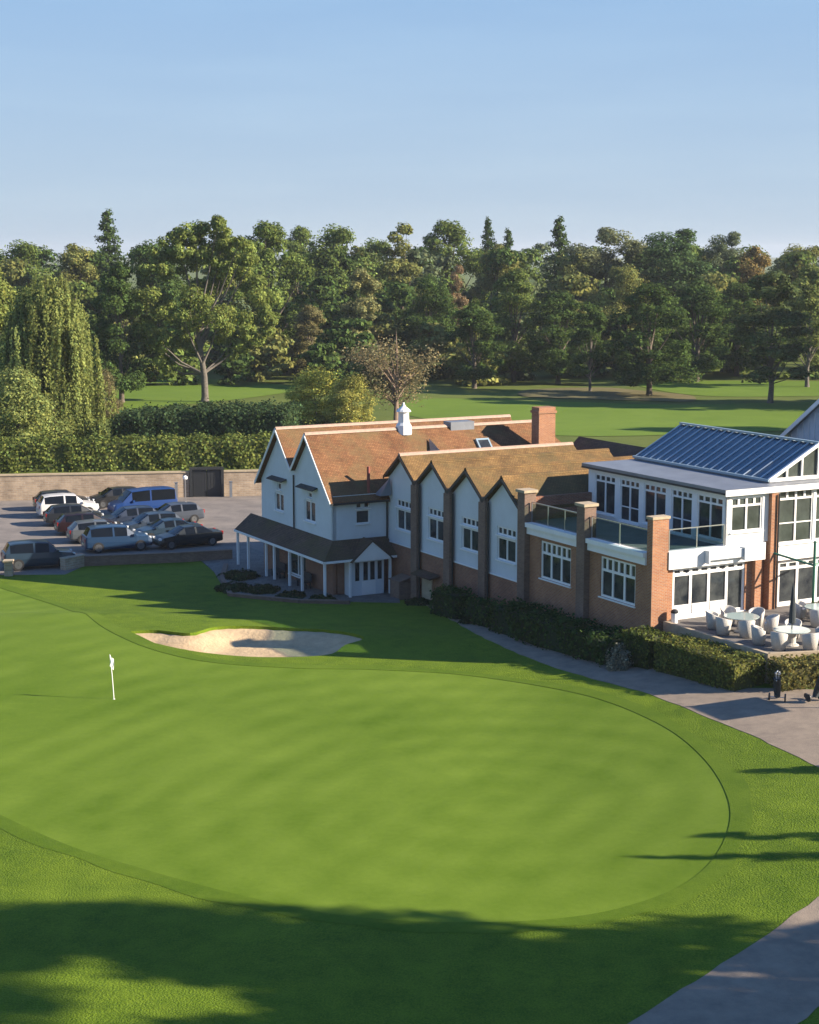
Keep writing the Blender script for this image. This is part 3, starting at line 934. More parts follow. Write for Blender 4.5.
# white band over the patio doors
b = MB(); b.box(-.42, .06, .86, 6.95, 5.88, 6.76); b.build('fascia', 'white', ROOT)
b = MB(); b.box(-.42, .0, 7.65, 17.0, 5.7, 6.24); b.build('fascia', 'white', ROOT)
b = MB(); b.box(.065, .30, 3.15, 5.3, 6.18, 6.62); b.box(.07, .42, 3.05, 3.13, 6.02, 6.68); b.box(.07, .42, 5.32, 5.40, 6.02, 6.68); b.build('awning_box', 'render', ROOT)
# patio doors
pd = [(1.35, 5.9, 3.32, 5.85)]
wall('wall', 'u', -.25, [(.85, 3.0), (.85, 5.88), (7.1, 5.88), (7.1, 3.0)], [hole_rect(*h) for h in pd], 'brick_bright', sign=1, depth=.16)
f = window('u', -.25, *pd[0], 4, sign=1, transom=5.5, tcols=8, fw=.13, set_back=.03, name='patio_doors')
b = MB()
for k in range(4):
    a = 1.35 + 4.55 * k / 4
    if k in (0, 1, 2): b.box(-.335, -.27, a + .14, a + 4.55 / 4 - .1, 3.45, 3.95)
b.build('door_panel', 'white', f)
pd2 = [(8.1, 15.9, 3.32, 5.6)]
wall('wall', 'u', -.25, [(7.6, 3.0), (7.6, 5.7), (17, 5.7), (17, 3.0)], [hole_rect(*h) for h in pd2], 'brick_bright', sign=1, depth=.16)
window('u', -.25, *pd2[0], 6, sign=1, transom=5.2, tcols=12, fw=.13, set_back=.03, name='patio_doors')
# glass pitched roof over the box: ridge along u
GU0, GU1 = -12.3, -.75
zb, zp_, vb, vt = 9.75, 11.45, 7.72, 11.0
b = MB(); b.box(GU0, GU1, vb, 14.3, 9.62, zb - .02); b.build('skylight_kerb', 'lead', ROOT)
b = MB()
b.prism([(vb, zb), (vt, zp_), (14.3, zb), (14.3, zb - .06), (vt, zp_ - .06), (vb, zb - .06)], 'x', GU0 + .02, GU1 - .02)
G_ = b.build('glass_roof', 'glassroof', ROOT); G_['label'] = 'blue glazed pitched roof with pale glazing bars'
n_ = 17
for k in range(n_ + 1):
    u = GU0 + .05 + (GU1 - GU0 - .1) * k / n_
    b = MB()
    b.bar((u, vb, zb + .03), (u, vt, zp_ + .03), .055, .07)
    b.bar((u, vt, zp_ + .03), (u, 14.3, zb + .03), .075, .08)
    b.build('glazing_bar', 'palebar', G_)
b = MB(); b.bar((GU0 - .05, vt, zp_ + .08), (GU1 + .05, vt, zp_ + .08), .2, .1); b.bar((GU0 - .05, vb - .03, zb + .02), (GU1 + .05, vb - .03, zb + .02), .14, .12)
b.build('roof_ridge', 'alu', G_)
# glazed gable end
b = MB(); b.prism([(vb + .1, zb), (vt, zp_ - .08), (14.2, zb)], 'x', GU1 - .12, GU1 - .1); e_ = b.build('gable_glazing', 'pane_pale', ROOT)
b = MB()
for (p, q) in (((vb, zb), (vt, zp_)), ((vt, zp_), (14.3, zb)), ((vb, zb), (14.3, zb))):
    b.bar((GU1, p[0], p[1] + .02), (GU1, q[0], q[1] + .02), .14, .17)
for v in (8.9, 9.9, 11.0, 12.1, 13.1):
    zt_ = zb + (zp_ - zb) * (1 - abs(v - vt) / 3.3)
    b.box(GU1 - .06, GU1 + .03, v - .05, v + .05, zb, zt_ - .05)
b.build('gable_frame', 'white', e_)
# pale boarded gable block beyond the glass roof
b = MB()
b.prism([(-13.3, 6.0), (-13.3, 10.3), (-7.0, 15.0), (-.7, 10.3), (-.7, 6.0)], 'y', 20.0, 32.0)
b.build('wall', mat('shade_blue_board', (.50, .56, .62), .7, var=.08, vscale=1), ROOT)['label'] = 'pale boarded gable wall behind the glass roof'  # white boards; the blue of their shade is put into the colour
b = MB()
b.prism([(-13.8, 9.93), (-7.0, 15.02), (-.2, 9.93), (-.2, 10.08), (-7.0, 15.2), (-13.8, 10.08)], 'y', 19.6, 32.3)
b.build('roof', 'lead', ROOT)
b = MB()
for k in range(26):
    u = -13.0 + k * .5
    zt_ = 10.25 + (6.3 - abs(u + 7)) * .745
    b.box(u - .02, u + .02, 19.94, 19.997, 8.0, zt_ - .1)
b.build('board_cover_strip', 'render', ROOT)
barge([(-13.8, 10.08), (-7.0, 15.2), (-.2, 10.08)], 19.53, 'white', .3)
# rear block to carry the sunlit wing
b = MB(); b.box(-11.9, -.5, 5.0, 17.6, ZG, 9.36); b.build('wall', 'brick', ROOT)
b = MB(); b.box(-11.6, -.5, .3, 5.0, ZG, 6.38); b.build('wall', 'brick', ROOT)

# ------------------------------------------------------------------ patio
pt = MB(); pt.prism([(-.24, .75), (7.75, .75), (8.6, 3.5), (10.5, 9.0), (10.5, 17), (-.24, 17)], 'z', 1.2, 3.26)
P_ = pt.build('patio', 'paving'); P_.location = (OX[0], OX[1], 0); P_.rotation_euler[2] = ROT; P_['kind'] = 'structure'
kb = MB(); kb.prism([(0.1, .55), (7.85, .55), (7.85, .74), (0.1, .74)], 'z', 1.2, 3.36)
kb.prism([(7.86, .55), (8.75, 3.45), (10.7, 9.0), (10.52, 9.0), (8.58, 3.5), (7.7, .75)], 'z', 1.2, 3.36)
K_ = kb.build('patio_kerb', 'cap'); K_.location = (OX[0], OX[1], 0); K_.rotation_euler[2] = ROT
tag(K_, 'pale stone kerb edging the raised patio behind the clipped hedge', 'kerb')

def W3(u, v, z): return (*B2W(u, v), z)
# tub chair
def make_chair():
    r = empty('rattan_chair')
    b = MB()
    n = 14
    vs, fs = [], []
    for i in range(n + 1):
        a = R(-125 + 250 * i / n)          # back faces -y
        c_, s_ = math.sin(a), -math.cos(a)
        top = .82 - .2 * (abs(a) / R(125)) ** 2
        for rr, z in ((.27, 0.02), (.33, .42), (.37, top), (.34, top + .02), (.31, top - .01), (.28, .42), (.24, .02)):
            vs.append((rr * c_, rr * s_, z))
    k = 7
    for i in range(n):
        for j in range(k):
            fs.append((i * k + j, (i + 1) * k + j, (i + 1) * k + (j + 1) % k, i * k + (j + 1) % k))
    fs.append(tuple(range(k))); fs.append(tuple(n * k + j for j in reversed(range(k))))
    b.add(vs, fs); b.build('shell', 'rattan', r, smooth=True)
    b = MB(); b.lathe([(.25, .05), (.29, .36), (.285, .38)], 16); b.build('seat', 'rattan', r)
    b = MB(); b.lathe([(.25, .382), (.27, .41), (.26, .46), (.2, .48)], 16); b.build('cushion', 'cushion', r)
    return r
def make_table():
    r = empty('patio_table')
    b = MB(); b.lathe([(.84, .72), (.85, .73), (.85, .745), (.84, .75)], 28); b.build('table_top', 'tabletop', r)
    b = MB(); b.lathe([(.80, .69), (.80, .718), (.74, .718)], 28); b.build('rim', 'rattan', r)
    b = MB(); b.lathe([(.36, .0), (.34, .04), (.2, .12), (.22, .6), (.4, .69)], 16); b.build('pedestal', 'rattan', r)
    return r
chair0, table0 = make_chair(), make_table()
ZP = 3.262
tables = [(3.35, 2.75, 'round glass patio table nearest the white doors'), (6.75, 2.9, 'round glass patio table with the closed dark parasol'),
          (3.6, 7.6, 'round glass patio table farthest back by the facade')]
for i, (u, v, l) in enumerate(tables):
    o = table0 if i == 0 else copy_tree(table0)
    o.location = W3(u, v, ZP); o.rotation_euler[2] = ROT
    tag(o, l, 'table', 'round glass tables on the patio')
chairs = [(2.3, 1.9, 'white rattan tub chair nearest the hedge end and the brick pier'), (3.55, 1.5, 'rattan tub chair with its back to the clipped hedge, second from the brick pier'),
          (4.5, 2.1, 'rattan tub chair between the two front tables, on the hedge side'), (4.3, 3.75, 'rattan tub chair between the two front tables, on the facade side'),
          (2.9, 4.05, 'rattan tub chair behind the first table, facing the lawn'), (1.95, 3.1, 'rattan tub chair closest to the white patio doors'),
          (5.9, 1.7, 'shaded rattan tub chair beside the kerb corner, left of the parasol table'), (7.2, 1.75, 'rattan tub chair in the kerb corner of the patio'),
          (8.0, 2.9, 'rattan tub chair right of the parasol table, nearest the right hedge'), (7.3, 4.25, 'rattan tub chair behind the parasol table'),
          (5.7, 3.9, 'rattan tub chair just behind the closed parasol'), (2.5, 7.2, 'rattan tub chair at the far table, against the facade'),
          (4.4, 6.6, 'rattan tub chair at the far table, on the lawn side'), (4.5, 8.5, 'rattan tub chair at the far table by the picture edge')]
tl = [(t[0], t[1]) for t in tables]
for i, (u, v, l) in enumerate(chairs):
    o = chair0 if i == 0 else copy_tree(chair0)
    o.location = W3(u, v, ZP)
    t_ = min(tl, key=lambda q: math.hypot(q[0] - u, q[1] - v))
    a = math.atan2(t_[1] - v, t_[0] - u)
    o.rotation_euler[2] = ROT + a - math.pi / 2 + random.uniform(-.15, .15)
    o.scale = (1.1, 1.1, 1.08)
    tag(o, l, 'chair', 'white rattan chairs round the patio tables')
# closed parasol
r = empty('closed_parasol', W3(6.75, 2.9, ZP), ROT, label='closed dark parasol standing through a glass table', cat='parasol')
MB().lathe([(.28, 0), (.28, .08), (.06, .1), (.05, .2)], 14).build('base', 'dark', r)
MB().lathe([(.025, .1), (.025, 2.9)], 8).build('pole', 'dark', r)
MB().lathe([(.05, 1.0), (.17, 1.08), (.15, 1.5), (.11, 2.2), (.05, 2.75), (.02, 2.95)], 9).build('canopy', 'fabric_dark', r)
# open parasol standing further right on the patio
x, y = B2W(13.0, 9.2)
r = empty('open_parasol', (22.0, 69.0, 3.0), 0.3, label='open square parasol right of the picture whose shadow falls on the path', cat='parasol')
MB().lathe([(.3, -1.0), (.3, .08), (.05, .1), (.04, 2.9)], 12).build('pole', 'metal', r)
MB().add([(-1.3, -1.3, 2.3), (1.3, -1.3, 2.3), (1.3, 1.3, 2.3), (-1.3, 1.3, 2.3), (0, 0, 2.95), (0, 0, 2.88), (-1.27, -1.27, 2.22), (1.27, -1.27, 2.22), (1.27, 1.27, 2.22), (-1.27, 1.27, 2.22)],
         [(0, 1, 4), (1, 2, 4), (2, 3, 4), (3, 0, 4), (7, 6, 5), (8, 7, 5), (9, 8, 5), (6, 9, 5), (0, 6, 7, 1), (1, 7, 8, 2), (2, 8, 9, 3), (3, 9, 6, 0)]).build('canopy', 'rattan', r)
# green post with arms at the right edge
r = empty('green_awning_frame', W3(1.9, 8.55, ZP), ROT, label='green metal awning post with two sloping arms beside the doors', cat='awning frame')
MB().tube([(0, 0, 0), (0, 0, 3.7)], .07, 10).build('post', 'green_paint', r)
MB().tube([(0, 0, 2.45), (-1.9, -1.25, 2.95)], .055, 8).build('arm', 'green_paint', r)
MB().tube([(0, 0, 2.45), (-.6, 2.4, 2.9)], .055, 8).build('arm', 'green_paint', r)
MB().tube([(0, 0, .3), (0, 0, .36)], .09, 10).build('collar', 'green_paint', r)
# planter box with shrub near green post built below with leaves

# ------------------------------------------------------------------ leaves
def leaf_object(name, C_, N_, size, tint, parent=None, aspect=1.0, m='leaf', color=(.06, .09, .025, 1)):
    """many small leaf quads: centres C_, normals N_, per-leaf size and tint (n,3)"""
    n = len(C_)
    N_ = N_ / (np.linalg.norm(N_, axis=1, keepdims=True) + 1e-9)
    rnd = RNG.normal(size=(n, 3))
    T = np.cross(N_, rnd); T /= (np.linalg.norm(T, axis=1, keepdims=True) + 1e-9)
    Bt = np.cross(N_, T)
    s = np.asarray(size).reshape(-1, 1) * np.ones((n, 1)) / 2
    V = np.empty((n, 4, 3), dtype=np.float32)
    V[:, 0] = C_ - T * s - Bt * s * aspect * .35
    V[:, 1] = C_ + T * s * .2 - Bt * s * aspect
    V[:, 2] = C_ + T * s + Bt * s * aspect * .35
    V[:, 3] = C_ - T * s * .2 + Bt * s * aspect
    me = bpy.data.meshes.new(name)
    me.vertices.add(4 * n)
    me.vertices.foreach_set('co', V.ravel())
    me.loops.add(4 * n)
    me.loops.foreach_set('vertex_index', np.arange(4 * n, dtype=np.int32))
    me.polygons.add(n)
    me.polygons.foreach_set('loop_start', np.arange(0, 4 * n, 4, dtype=np.int32))
    me.polygons.foreach_set('loop_total', np.full(n, 4, dtype=np.int32))
    me.update(calc_edges=True)
    at_ = me.attributes.new('tint', 'FLOAT_COLOR', 'FACE')
    cc = np.ones((n, 4), dtype=np.float32)
    cc[:, :3] = tint
    at_.data.foreach_set('color', cc.ravel())
    me.materials.append(M[m])
    o = bpy.data.objects.new(name, me)
    COL.objects.link(o)
    o.color = color
    if parent is not None: o.parent = parent
    return o
def tints(n, spread=.3, hue=.12):
    b = np.exp(RNG.normal(0, spread, n)).reshape(-1, 1)
    h = RNG.normal(0, hue, n).reshape(-1, 1)
    return np.clip(b * np.concatenate([1 + h, 1 + h * .2, 1 - h * .5], axis=1), .15, 3)
def unit(n):
    v = RNG.normal(size=(n, 3))
    return v / np.linalg.norm(v, axis=1, keepdims=True)

def broad_crown(H=22., R_=7.5, base=.22, nb=42, nl=9000, ls=.5, top=.62, spiky=0.0, droop=0.0, seed=0, brr=(.13, .33), lb=1.0):
    """leaf cloud data of a broadleaf crown made of many clumps"""
    global RNG
    RNG = np.random.default_rng(seed)
    cs, ns, ts = [], [], []
    zc, zr = H * (base + 1) / 2, H * (1 - base) / 2
    ph = RNG.uniform(0, 6.28, 4)
    blobs = []
    tries = 0
    while len(blobs) < nb and tries < 4000:
        tries += 1
        t = RNG.uniform(.02, .97)
        an = RNG.uniform(0, 6.28)
        lob = 1 + lb * (.17 * math.sin(2 * an + ph[0]) + .13 * math.sin(3 * an + ph[1] + t * 3))
        prof = min(1, (1 - t) ** .55 * 1.3) * min(1, .60 + t * 1.7) * (1 - spiky * t)
        rad = R_ * .80 * prof * lob * RNG.uniform(.15, 1) ** .55
        p = np.array([math.cos(an) * rad, math.sin(an) * rad, H * (base + (.97 - base) * t)])
        br = R_ * RNG.uniform(*brr)
        p[2] = max(p[2], H * base * .6 + br * .5)
        blobs.append((p, br))
    per = nl // len(blobs)
    for p, br in blobs:
        d = unit(per)
        lump = 1 + .22 * np.sin(d[:, 0] * 5 + p[0]) * np.sin(d[:, 1] * 5 + p[1]) + .12 * np.sin(d[:, 2] * 9)
        rr = (RNG.uniform(.45, 1.06, per) ** .6) * br * lump
        c_ = p + d * rr[:, None] * np.array([1, 1, .72])
        if droop:
            c_[:, 2] -= droop * RNG.uniform(0, 1, per) ** 2
        cs.append(c_)
        ns.append(d * .9 + np.array([0, 0, .35]) + unit(per) * .65)
        t = tints(per, .26, .10) * math.exp(RNG.normal(0, .13))
        ts.append(t)
    C_ = np.concatenate(cs)
    keep = C_[:, 2] > H * base * .4
    return C_[keep], np.concatenate(ns)[keep], np.concatenate(ts)[keep], ls * RNG.uniform(.5, 1.4, keep.sum()), blobs

def trunk_mesh(name, H, blobs, base, r0=.42, m='bark', seed=0, parent=None, lean=0):
    rd = random.Random(seed)
    b = MB()
    top = H * .72
    pts = [(lean * t * t * 2 + rd.uniform(-.12, .12) * (t > 0), rd.uniform(-.12, .12) * (t > 0), -.4 + (top + .4) * t) for t in (0, .06, .2, .4, .6, .8, 1)]
    b.tube(pts, [r0 * 1.5, r0 * 1.1, r0 * .95, r0 * .75, r0 * .55, r0 * .35, r0 * .12], 9)
    for p, br in blobs[:18]:
        t = min(.8, max(.22, (p[2] / H) * .62))
        zs = -.4 + (top + .4) * t
        a = Vector((lean * t * t * 2, 0, zs))
        q = Vector(p)
        mid = a.lerp(q, .5) + Vector((0, 0, -.06 * (q - a).length + rd.uniform(-.3, .3)))
        b.tube([a, mid, q], [r0 * .38, r0 * .24, r0 * .06], 6)
    return b.build(name, m, parent, smooth=True)

VAR = {}
def variant(key, H, data, base, r0=.42, bark='bark', lean=0):
    C_, N_, T_, S_, blobs = data
    root = empty(key)
    crown = leaf_object('crown', C_, N_, S_, T_, root)
    tr = trunk_mesh('trunk', H, blobs, base, r0, bark, hash(key) % 1000 if False else len(VAR), root, lean)
    VAR[key] = (root, H)
    return root
variant('broad1', 22, broad_crown(22, 7.6, .10, 60, 30000, .31, seed=11), .12)
variant('broad2', 22, broad_crown(22, 6.8, .12, 50, 26000, .31, seed=12), .12)
variant('broad3', 22, broad_crown(22, 8.4, .06, 66, 32000, .32, seed=13), .08)
variant('tall1', 22, broad_crown(22, 5.0, .10, 44, 20000, .30, spiky=.35, seed=14), .16, .35)
variant('tall2', 22, broad_crown(22, 5.6, .18, 40, 19000, .30, seed=15), .25, .3, 'birchbark')
variant('bush', 8, broad_crown(8, 4.4, .0, 64, 17000, .20, brr=(.2, .4), seed=16), .05, .16)

def conifer(H=22., R_=4.2, nl=7000, seed=20):
    global RNG
    RNG = np.random.default_rng(seed)
    cs, ns, ts = [], [], []
    blobs = []
    z = H * .12
    while z < H * .99:
        f = 1 - (z - H * .12) / (H * .88)
        for k in range(8):
            a = RNG.uniform(0, 6.28)
            L = R_ * (f ** .75) * RNG.uniform(.45, 1.2) + .3
            zz = z + RNG.uniform(-.6, .6)
            n = int(75 * (L / R_) + 14)
            t = RNG.uniform(.1, 1, n)
            lat = RNG.uniform(-1, 1, n) * .28 * L * (1.1 - t) * (t > .15)
            dz = -.22 * L * t + .16 * L * t * t - .35 * np.abs(RNG.normal(0, .5, n))
            c_ = np.stack([np.cos(a) * L * t - np.sin(a) * lat, np.sin(a) * L * t + np.cos(a) * lat, zz + dz], 1) + RNG.normal(0, .12, (n, 3))
            cs.append(c_); ns.append(unit(n) * .8 + np.array([np.cos(a) * .4, np.sin(a) * .4, .7])); ts.append(tints(n, .25, .06))
            blobs.append((np.array([np.cos(a) * L * .7, np.sin(a) * L * .7, zz - .2 * L]), .3))
        z += H * .03
    C_ = np.concatenate(cs)
    return C_, np.concatenate(ns), np.concatenate(ts), .34 * RNG.uniform(.6, 1.2, len(C_)), blobs
def make_conifer(key, H, R_, seed):
    C_, N_, T_, S_, blobs = conifer(H, R_, 7000, seed)
    root = empty(key)
    leaf_object('crown', C_, N_, S_, T_, root)
    MB().tube([(0, 0, -.4), (0, 0, H * .5), (0, 0, H * .99)], [.35, .22, .03], 8).build('trunk', 'bark', root)
    VAR[key] = (root, H)
make_conifer('conifer', 22, 4.8, 20)
def pine_data(seed):
    global RNG
    RNG = np.random.default_rng(seed)
    H = 22.
    cs, ns, ts, blobs = [], [], [], []
    for k in range(40):
        a = RNG.uniform(0, 6.28); rr = RNG.uniform(.1, 1) ** .6 * 4.6
        z = RNG.uniform(.40, .97) * H
        if z > H * .88: rr *= .5
        p = np.array([math.cos(a) * rr, math.sin(a) * rr, z]); br = RNG.uniform(1.2, 2.3)
        n = 480
        d = unit(n)
        c_ = p + d * br * (RNG.uniform(.3, 1.05, n) ** .6)[:, None] * np.array([1, 1, .6])
        cs.append(c_); ns.append(d * .6 + np.array([0, 0, .6]) + unit(n) * .6); ts.append(tints(n, .24, .06)); blobs.append((p, br))
    C_ = np.concatenate(cs)
    return C_, np.concatenate(ns), np.concatenate(ts), .33 * RNG.uniform(.6, 1.2, len(C_)), blobs
variant('pine', 22, pine_data(31), .5, .36)

def willow_data(seed=41, H=20., R_=7.5):
    global RNG
    RNG = np.random.default_rng(seed)
    cs, ns, ts, blobs = [], [], [], []
    for k in range(58):
        a = RNG.uniform(0, 6.28)
        f = RNG.uniform(0, 1) ** .5
        cx, cy = R_ * .8 * f * math.cos(a), R_ * .8 * f * math.sin(a)
        ct = H * (.93 - .50 * f ** 1.7 * RNG.uniform(.6, 1.25))
        dr = RNG.uniform(1.3, 2.4)
        blobs.append((np.array([cx * .8, cy * .8, ct - .6]), 1.0))
        tone = math.exp(RNG.normal(0, .16))
        for q in range(22):
            a2 = RNG.uniform(0, 6.28); f2 = RNG.uniform(0.1, 1) ** .5
            sx, sy = cx + dr * f2 * math.cos(a2), cy + dr * f2 * math.sin(a2)
            zt_ = ct - .6 * dr * f2 * f2 + RNG.normal(0, .2)
            L = RNG.uniform(3.0, 9.5)
            n = int(L * 13)
            t = RNG.uniform(0, 1, n) ** .85
            ox_, oy_ = math.cos(a2) * .5, math.sin(a2) * .5
            c_ = np.stack([sx + ox_ * t * 1.2, sy + oy_ * t * 1.2, np.maximum(zt_ - L * t, .4)], 1) + RNG.normal(0, .12, (n, 3))
            cs.append(c_); ns.append(np.array([math.cos(a2), math.sin(a2), .35]) * np.ones((n, 1)) + unit(n) * .7)
            ts.append(tints(n, .2, .08) * tone)
    C_ = np.concatenate(cs)
    return C_, np.concatenate(ns), np.concatenate(ts), .25 * RNG.uniform(.6, 1.3, len(C_)), blobs
def oak_crown(seed=57, H=25.):
    global RNG
    RNG = np.random.default_rng(seed)
    cs, ns, ts, blobs = [], [], [], []
    # big boughs, each carrying its own foliage pads
    boughs = [(-6.5, 0, 9.5, 3.6), (6.8, 1, 8.5, 3.8), (-8.5, -1, 14, 3.4), (8.2, 0, 13.5, 3.6), (0, 3, 12, 4.2), (-4, -3, 16.5, 3.8), (4.5, -2, 17, 3.8), (-6.5, 2, 19, 2.8),
              (0.5, 0, 21.3, 3.4), (3.2, 1, 20.5, 2.6), (-2.5, 1, 22.6, 2.0), (9.2, -1, 10, 2.2), (-3, -5, 10, 3.2), (3, -6, 11.5, 3.2), (7.2, 2, 17.5, 2.6), (-1, -1, 19, 3.2), (-3.8, 0, 20.3, 2.6), (2, 2, 18.6, 2.8), (-4.5, -1, 7.5, 2.4), (3.5, -3, 8, 2.6), (5.5, -1, 5.8, 2.3), (-9.8, 1, 11, 2.0), (0, -4, 14.5, 3.4)]
    for bx_, by_, bz_, br_ in boughs:
        for q in range(9):
            d = unit(1)[0]
            p = np.array([bx_, by_, bz_]) + d * br_ * RNG.uniform(.3, .95) * np.array([1, 1, .75])
            r_ = br_ * RNG.uniform(.26, .46)
            blobs.append((p, r_))
            n = int(260 * r_)
            e = unit(n)
            c_ = p + e * r_ * (RNG.uniform(.3, 1.1, n) ** .6)[:, None] * np.array([1, 1, .7])
            cs.append(c_); ns.append(e * .9 + np.array([0, 0, .35]) + unit(n) * .6); ts.append(tints(n, .26, .1) * math.exp(RNG.normal(0, .15)))
    C_ = np.concatenate(cs)
    order = RNG.permutation(len(blobs))
    return C_, np.concatenate(ns), np.concatenate(ts), .30 * RNG.uniform(.5, 1.4, len(C_)), [blobs[k] for k in order]
variant('willow', 20, willow_data(), .3, .5)
variant('oak', 25, oak_crown(), .2, .5, 'birchbark', 1.4)
# half-bare brown tree
def bare_data(seed=61):
    global RNG
    RNG = np.random.default_rng(seed)
    H, cs, blobs = 11., [], []
    for k in range(60):
        a = RNG.uniform(0, 6.28); f = RNG.uniform(.1, 1) ** .5
        zr_ = RNG.uniform(0, 1)
        p = np.array([math.cos(a) * 4.4 * f * (.45 + .6 * zr_), math.sin(a) * 4.4 * f * (.45 + .6 * zr_), H * (.28 + .68 * zr_ * (1 - .35 * f))])
        n = 105
        cs.append(p + RNG.normal(0, .62, (n, 3))); blobs.append((p, .6))
    C_ = np.concatenate(cs); n = len(C_)
    return C_, unit(n) + np.array([0, 0, .3]), tints(n, .3, .12),   .19 * RNG.uniform(.6, 1.3, n), blobs
d_ = bare_data()
root_b = empty('bare')
leaf_object('crown', d_[0], d_[1], d_[3], d_[2], root_b)
b = MB(); b.tube([(0, 0, -.3), (.1, 0, 3), (0, .1, 6), (.05, 0, 9.5), (0, 0, 10.8)], [.3, .2, .14, .07, .02], 8)
for p, br in d_[4]:
    z0 = max(1.8, p[2] * .55)
    b.tube([(0.05, 0, z0), tuple(Vector((0, 0, z0)).lerp(Vector(p), .5) + Vector((0, 0, .15))), tuple(p)], [.09, .05, .012], 5)
b.build('trunk', mat('grey_brown_bark', (.20, .14, .10), .9, var=.2), root_b, smooth=True)
VAR['bare'] = (root_b, 11)

USED = set()
def place_tree(key, x, y, H, label, color, name='tree', cat='tree', group=None, wide=1.0, rot=None, z=None, sink=.0):
    root, H0 = VAR[key]
    o = root if key not in USED else copy_tree(root)
    USED.add(key)
    o.name = name
    s = H / H0
    o.location = (x, y, (hgt(x, y) if z is None else z) - sink)
    o.scale = (s * wide, s * wide, s)
    o.rotation_euler[2] = random.uniform(0, 6.28) if rot is None else rot
    tag(o, label, cat, group)
    for c_ in o.children:
        if c_.name.startswith('crown'):
            c_.color = (*color, 1)
    return o
DG, MG, OL, BR, YG, PG, RB, GG = (.060, .098, .024), (.112, .155, .034), (.165, .175, .048), (.18, .14, .065), (.215, .235, .055), (.21, .21, .08), (.19, .135, .07), (.11, .14, .07)  # front trees coloured darker, skyline crowns lighter, standing in for shade and sunlight
def tpx(key, px, Y, top, label, color, name, cat='tree', wide=1.0, group='trees of the woodland beyond the fairway', **k):
    x = (px - 409.5) / 1700.0 * Y
    ground = 2.2
    H = CAMZ + (252 - top) * Y / 1700.0 - ground
    return place_tree(key, x, Y, H, label, color, name, cat, group, wide, **k)
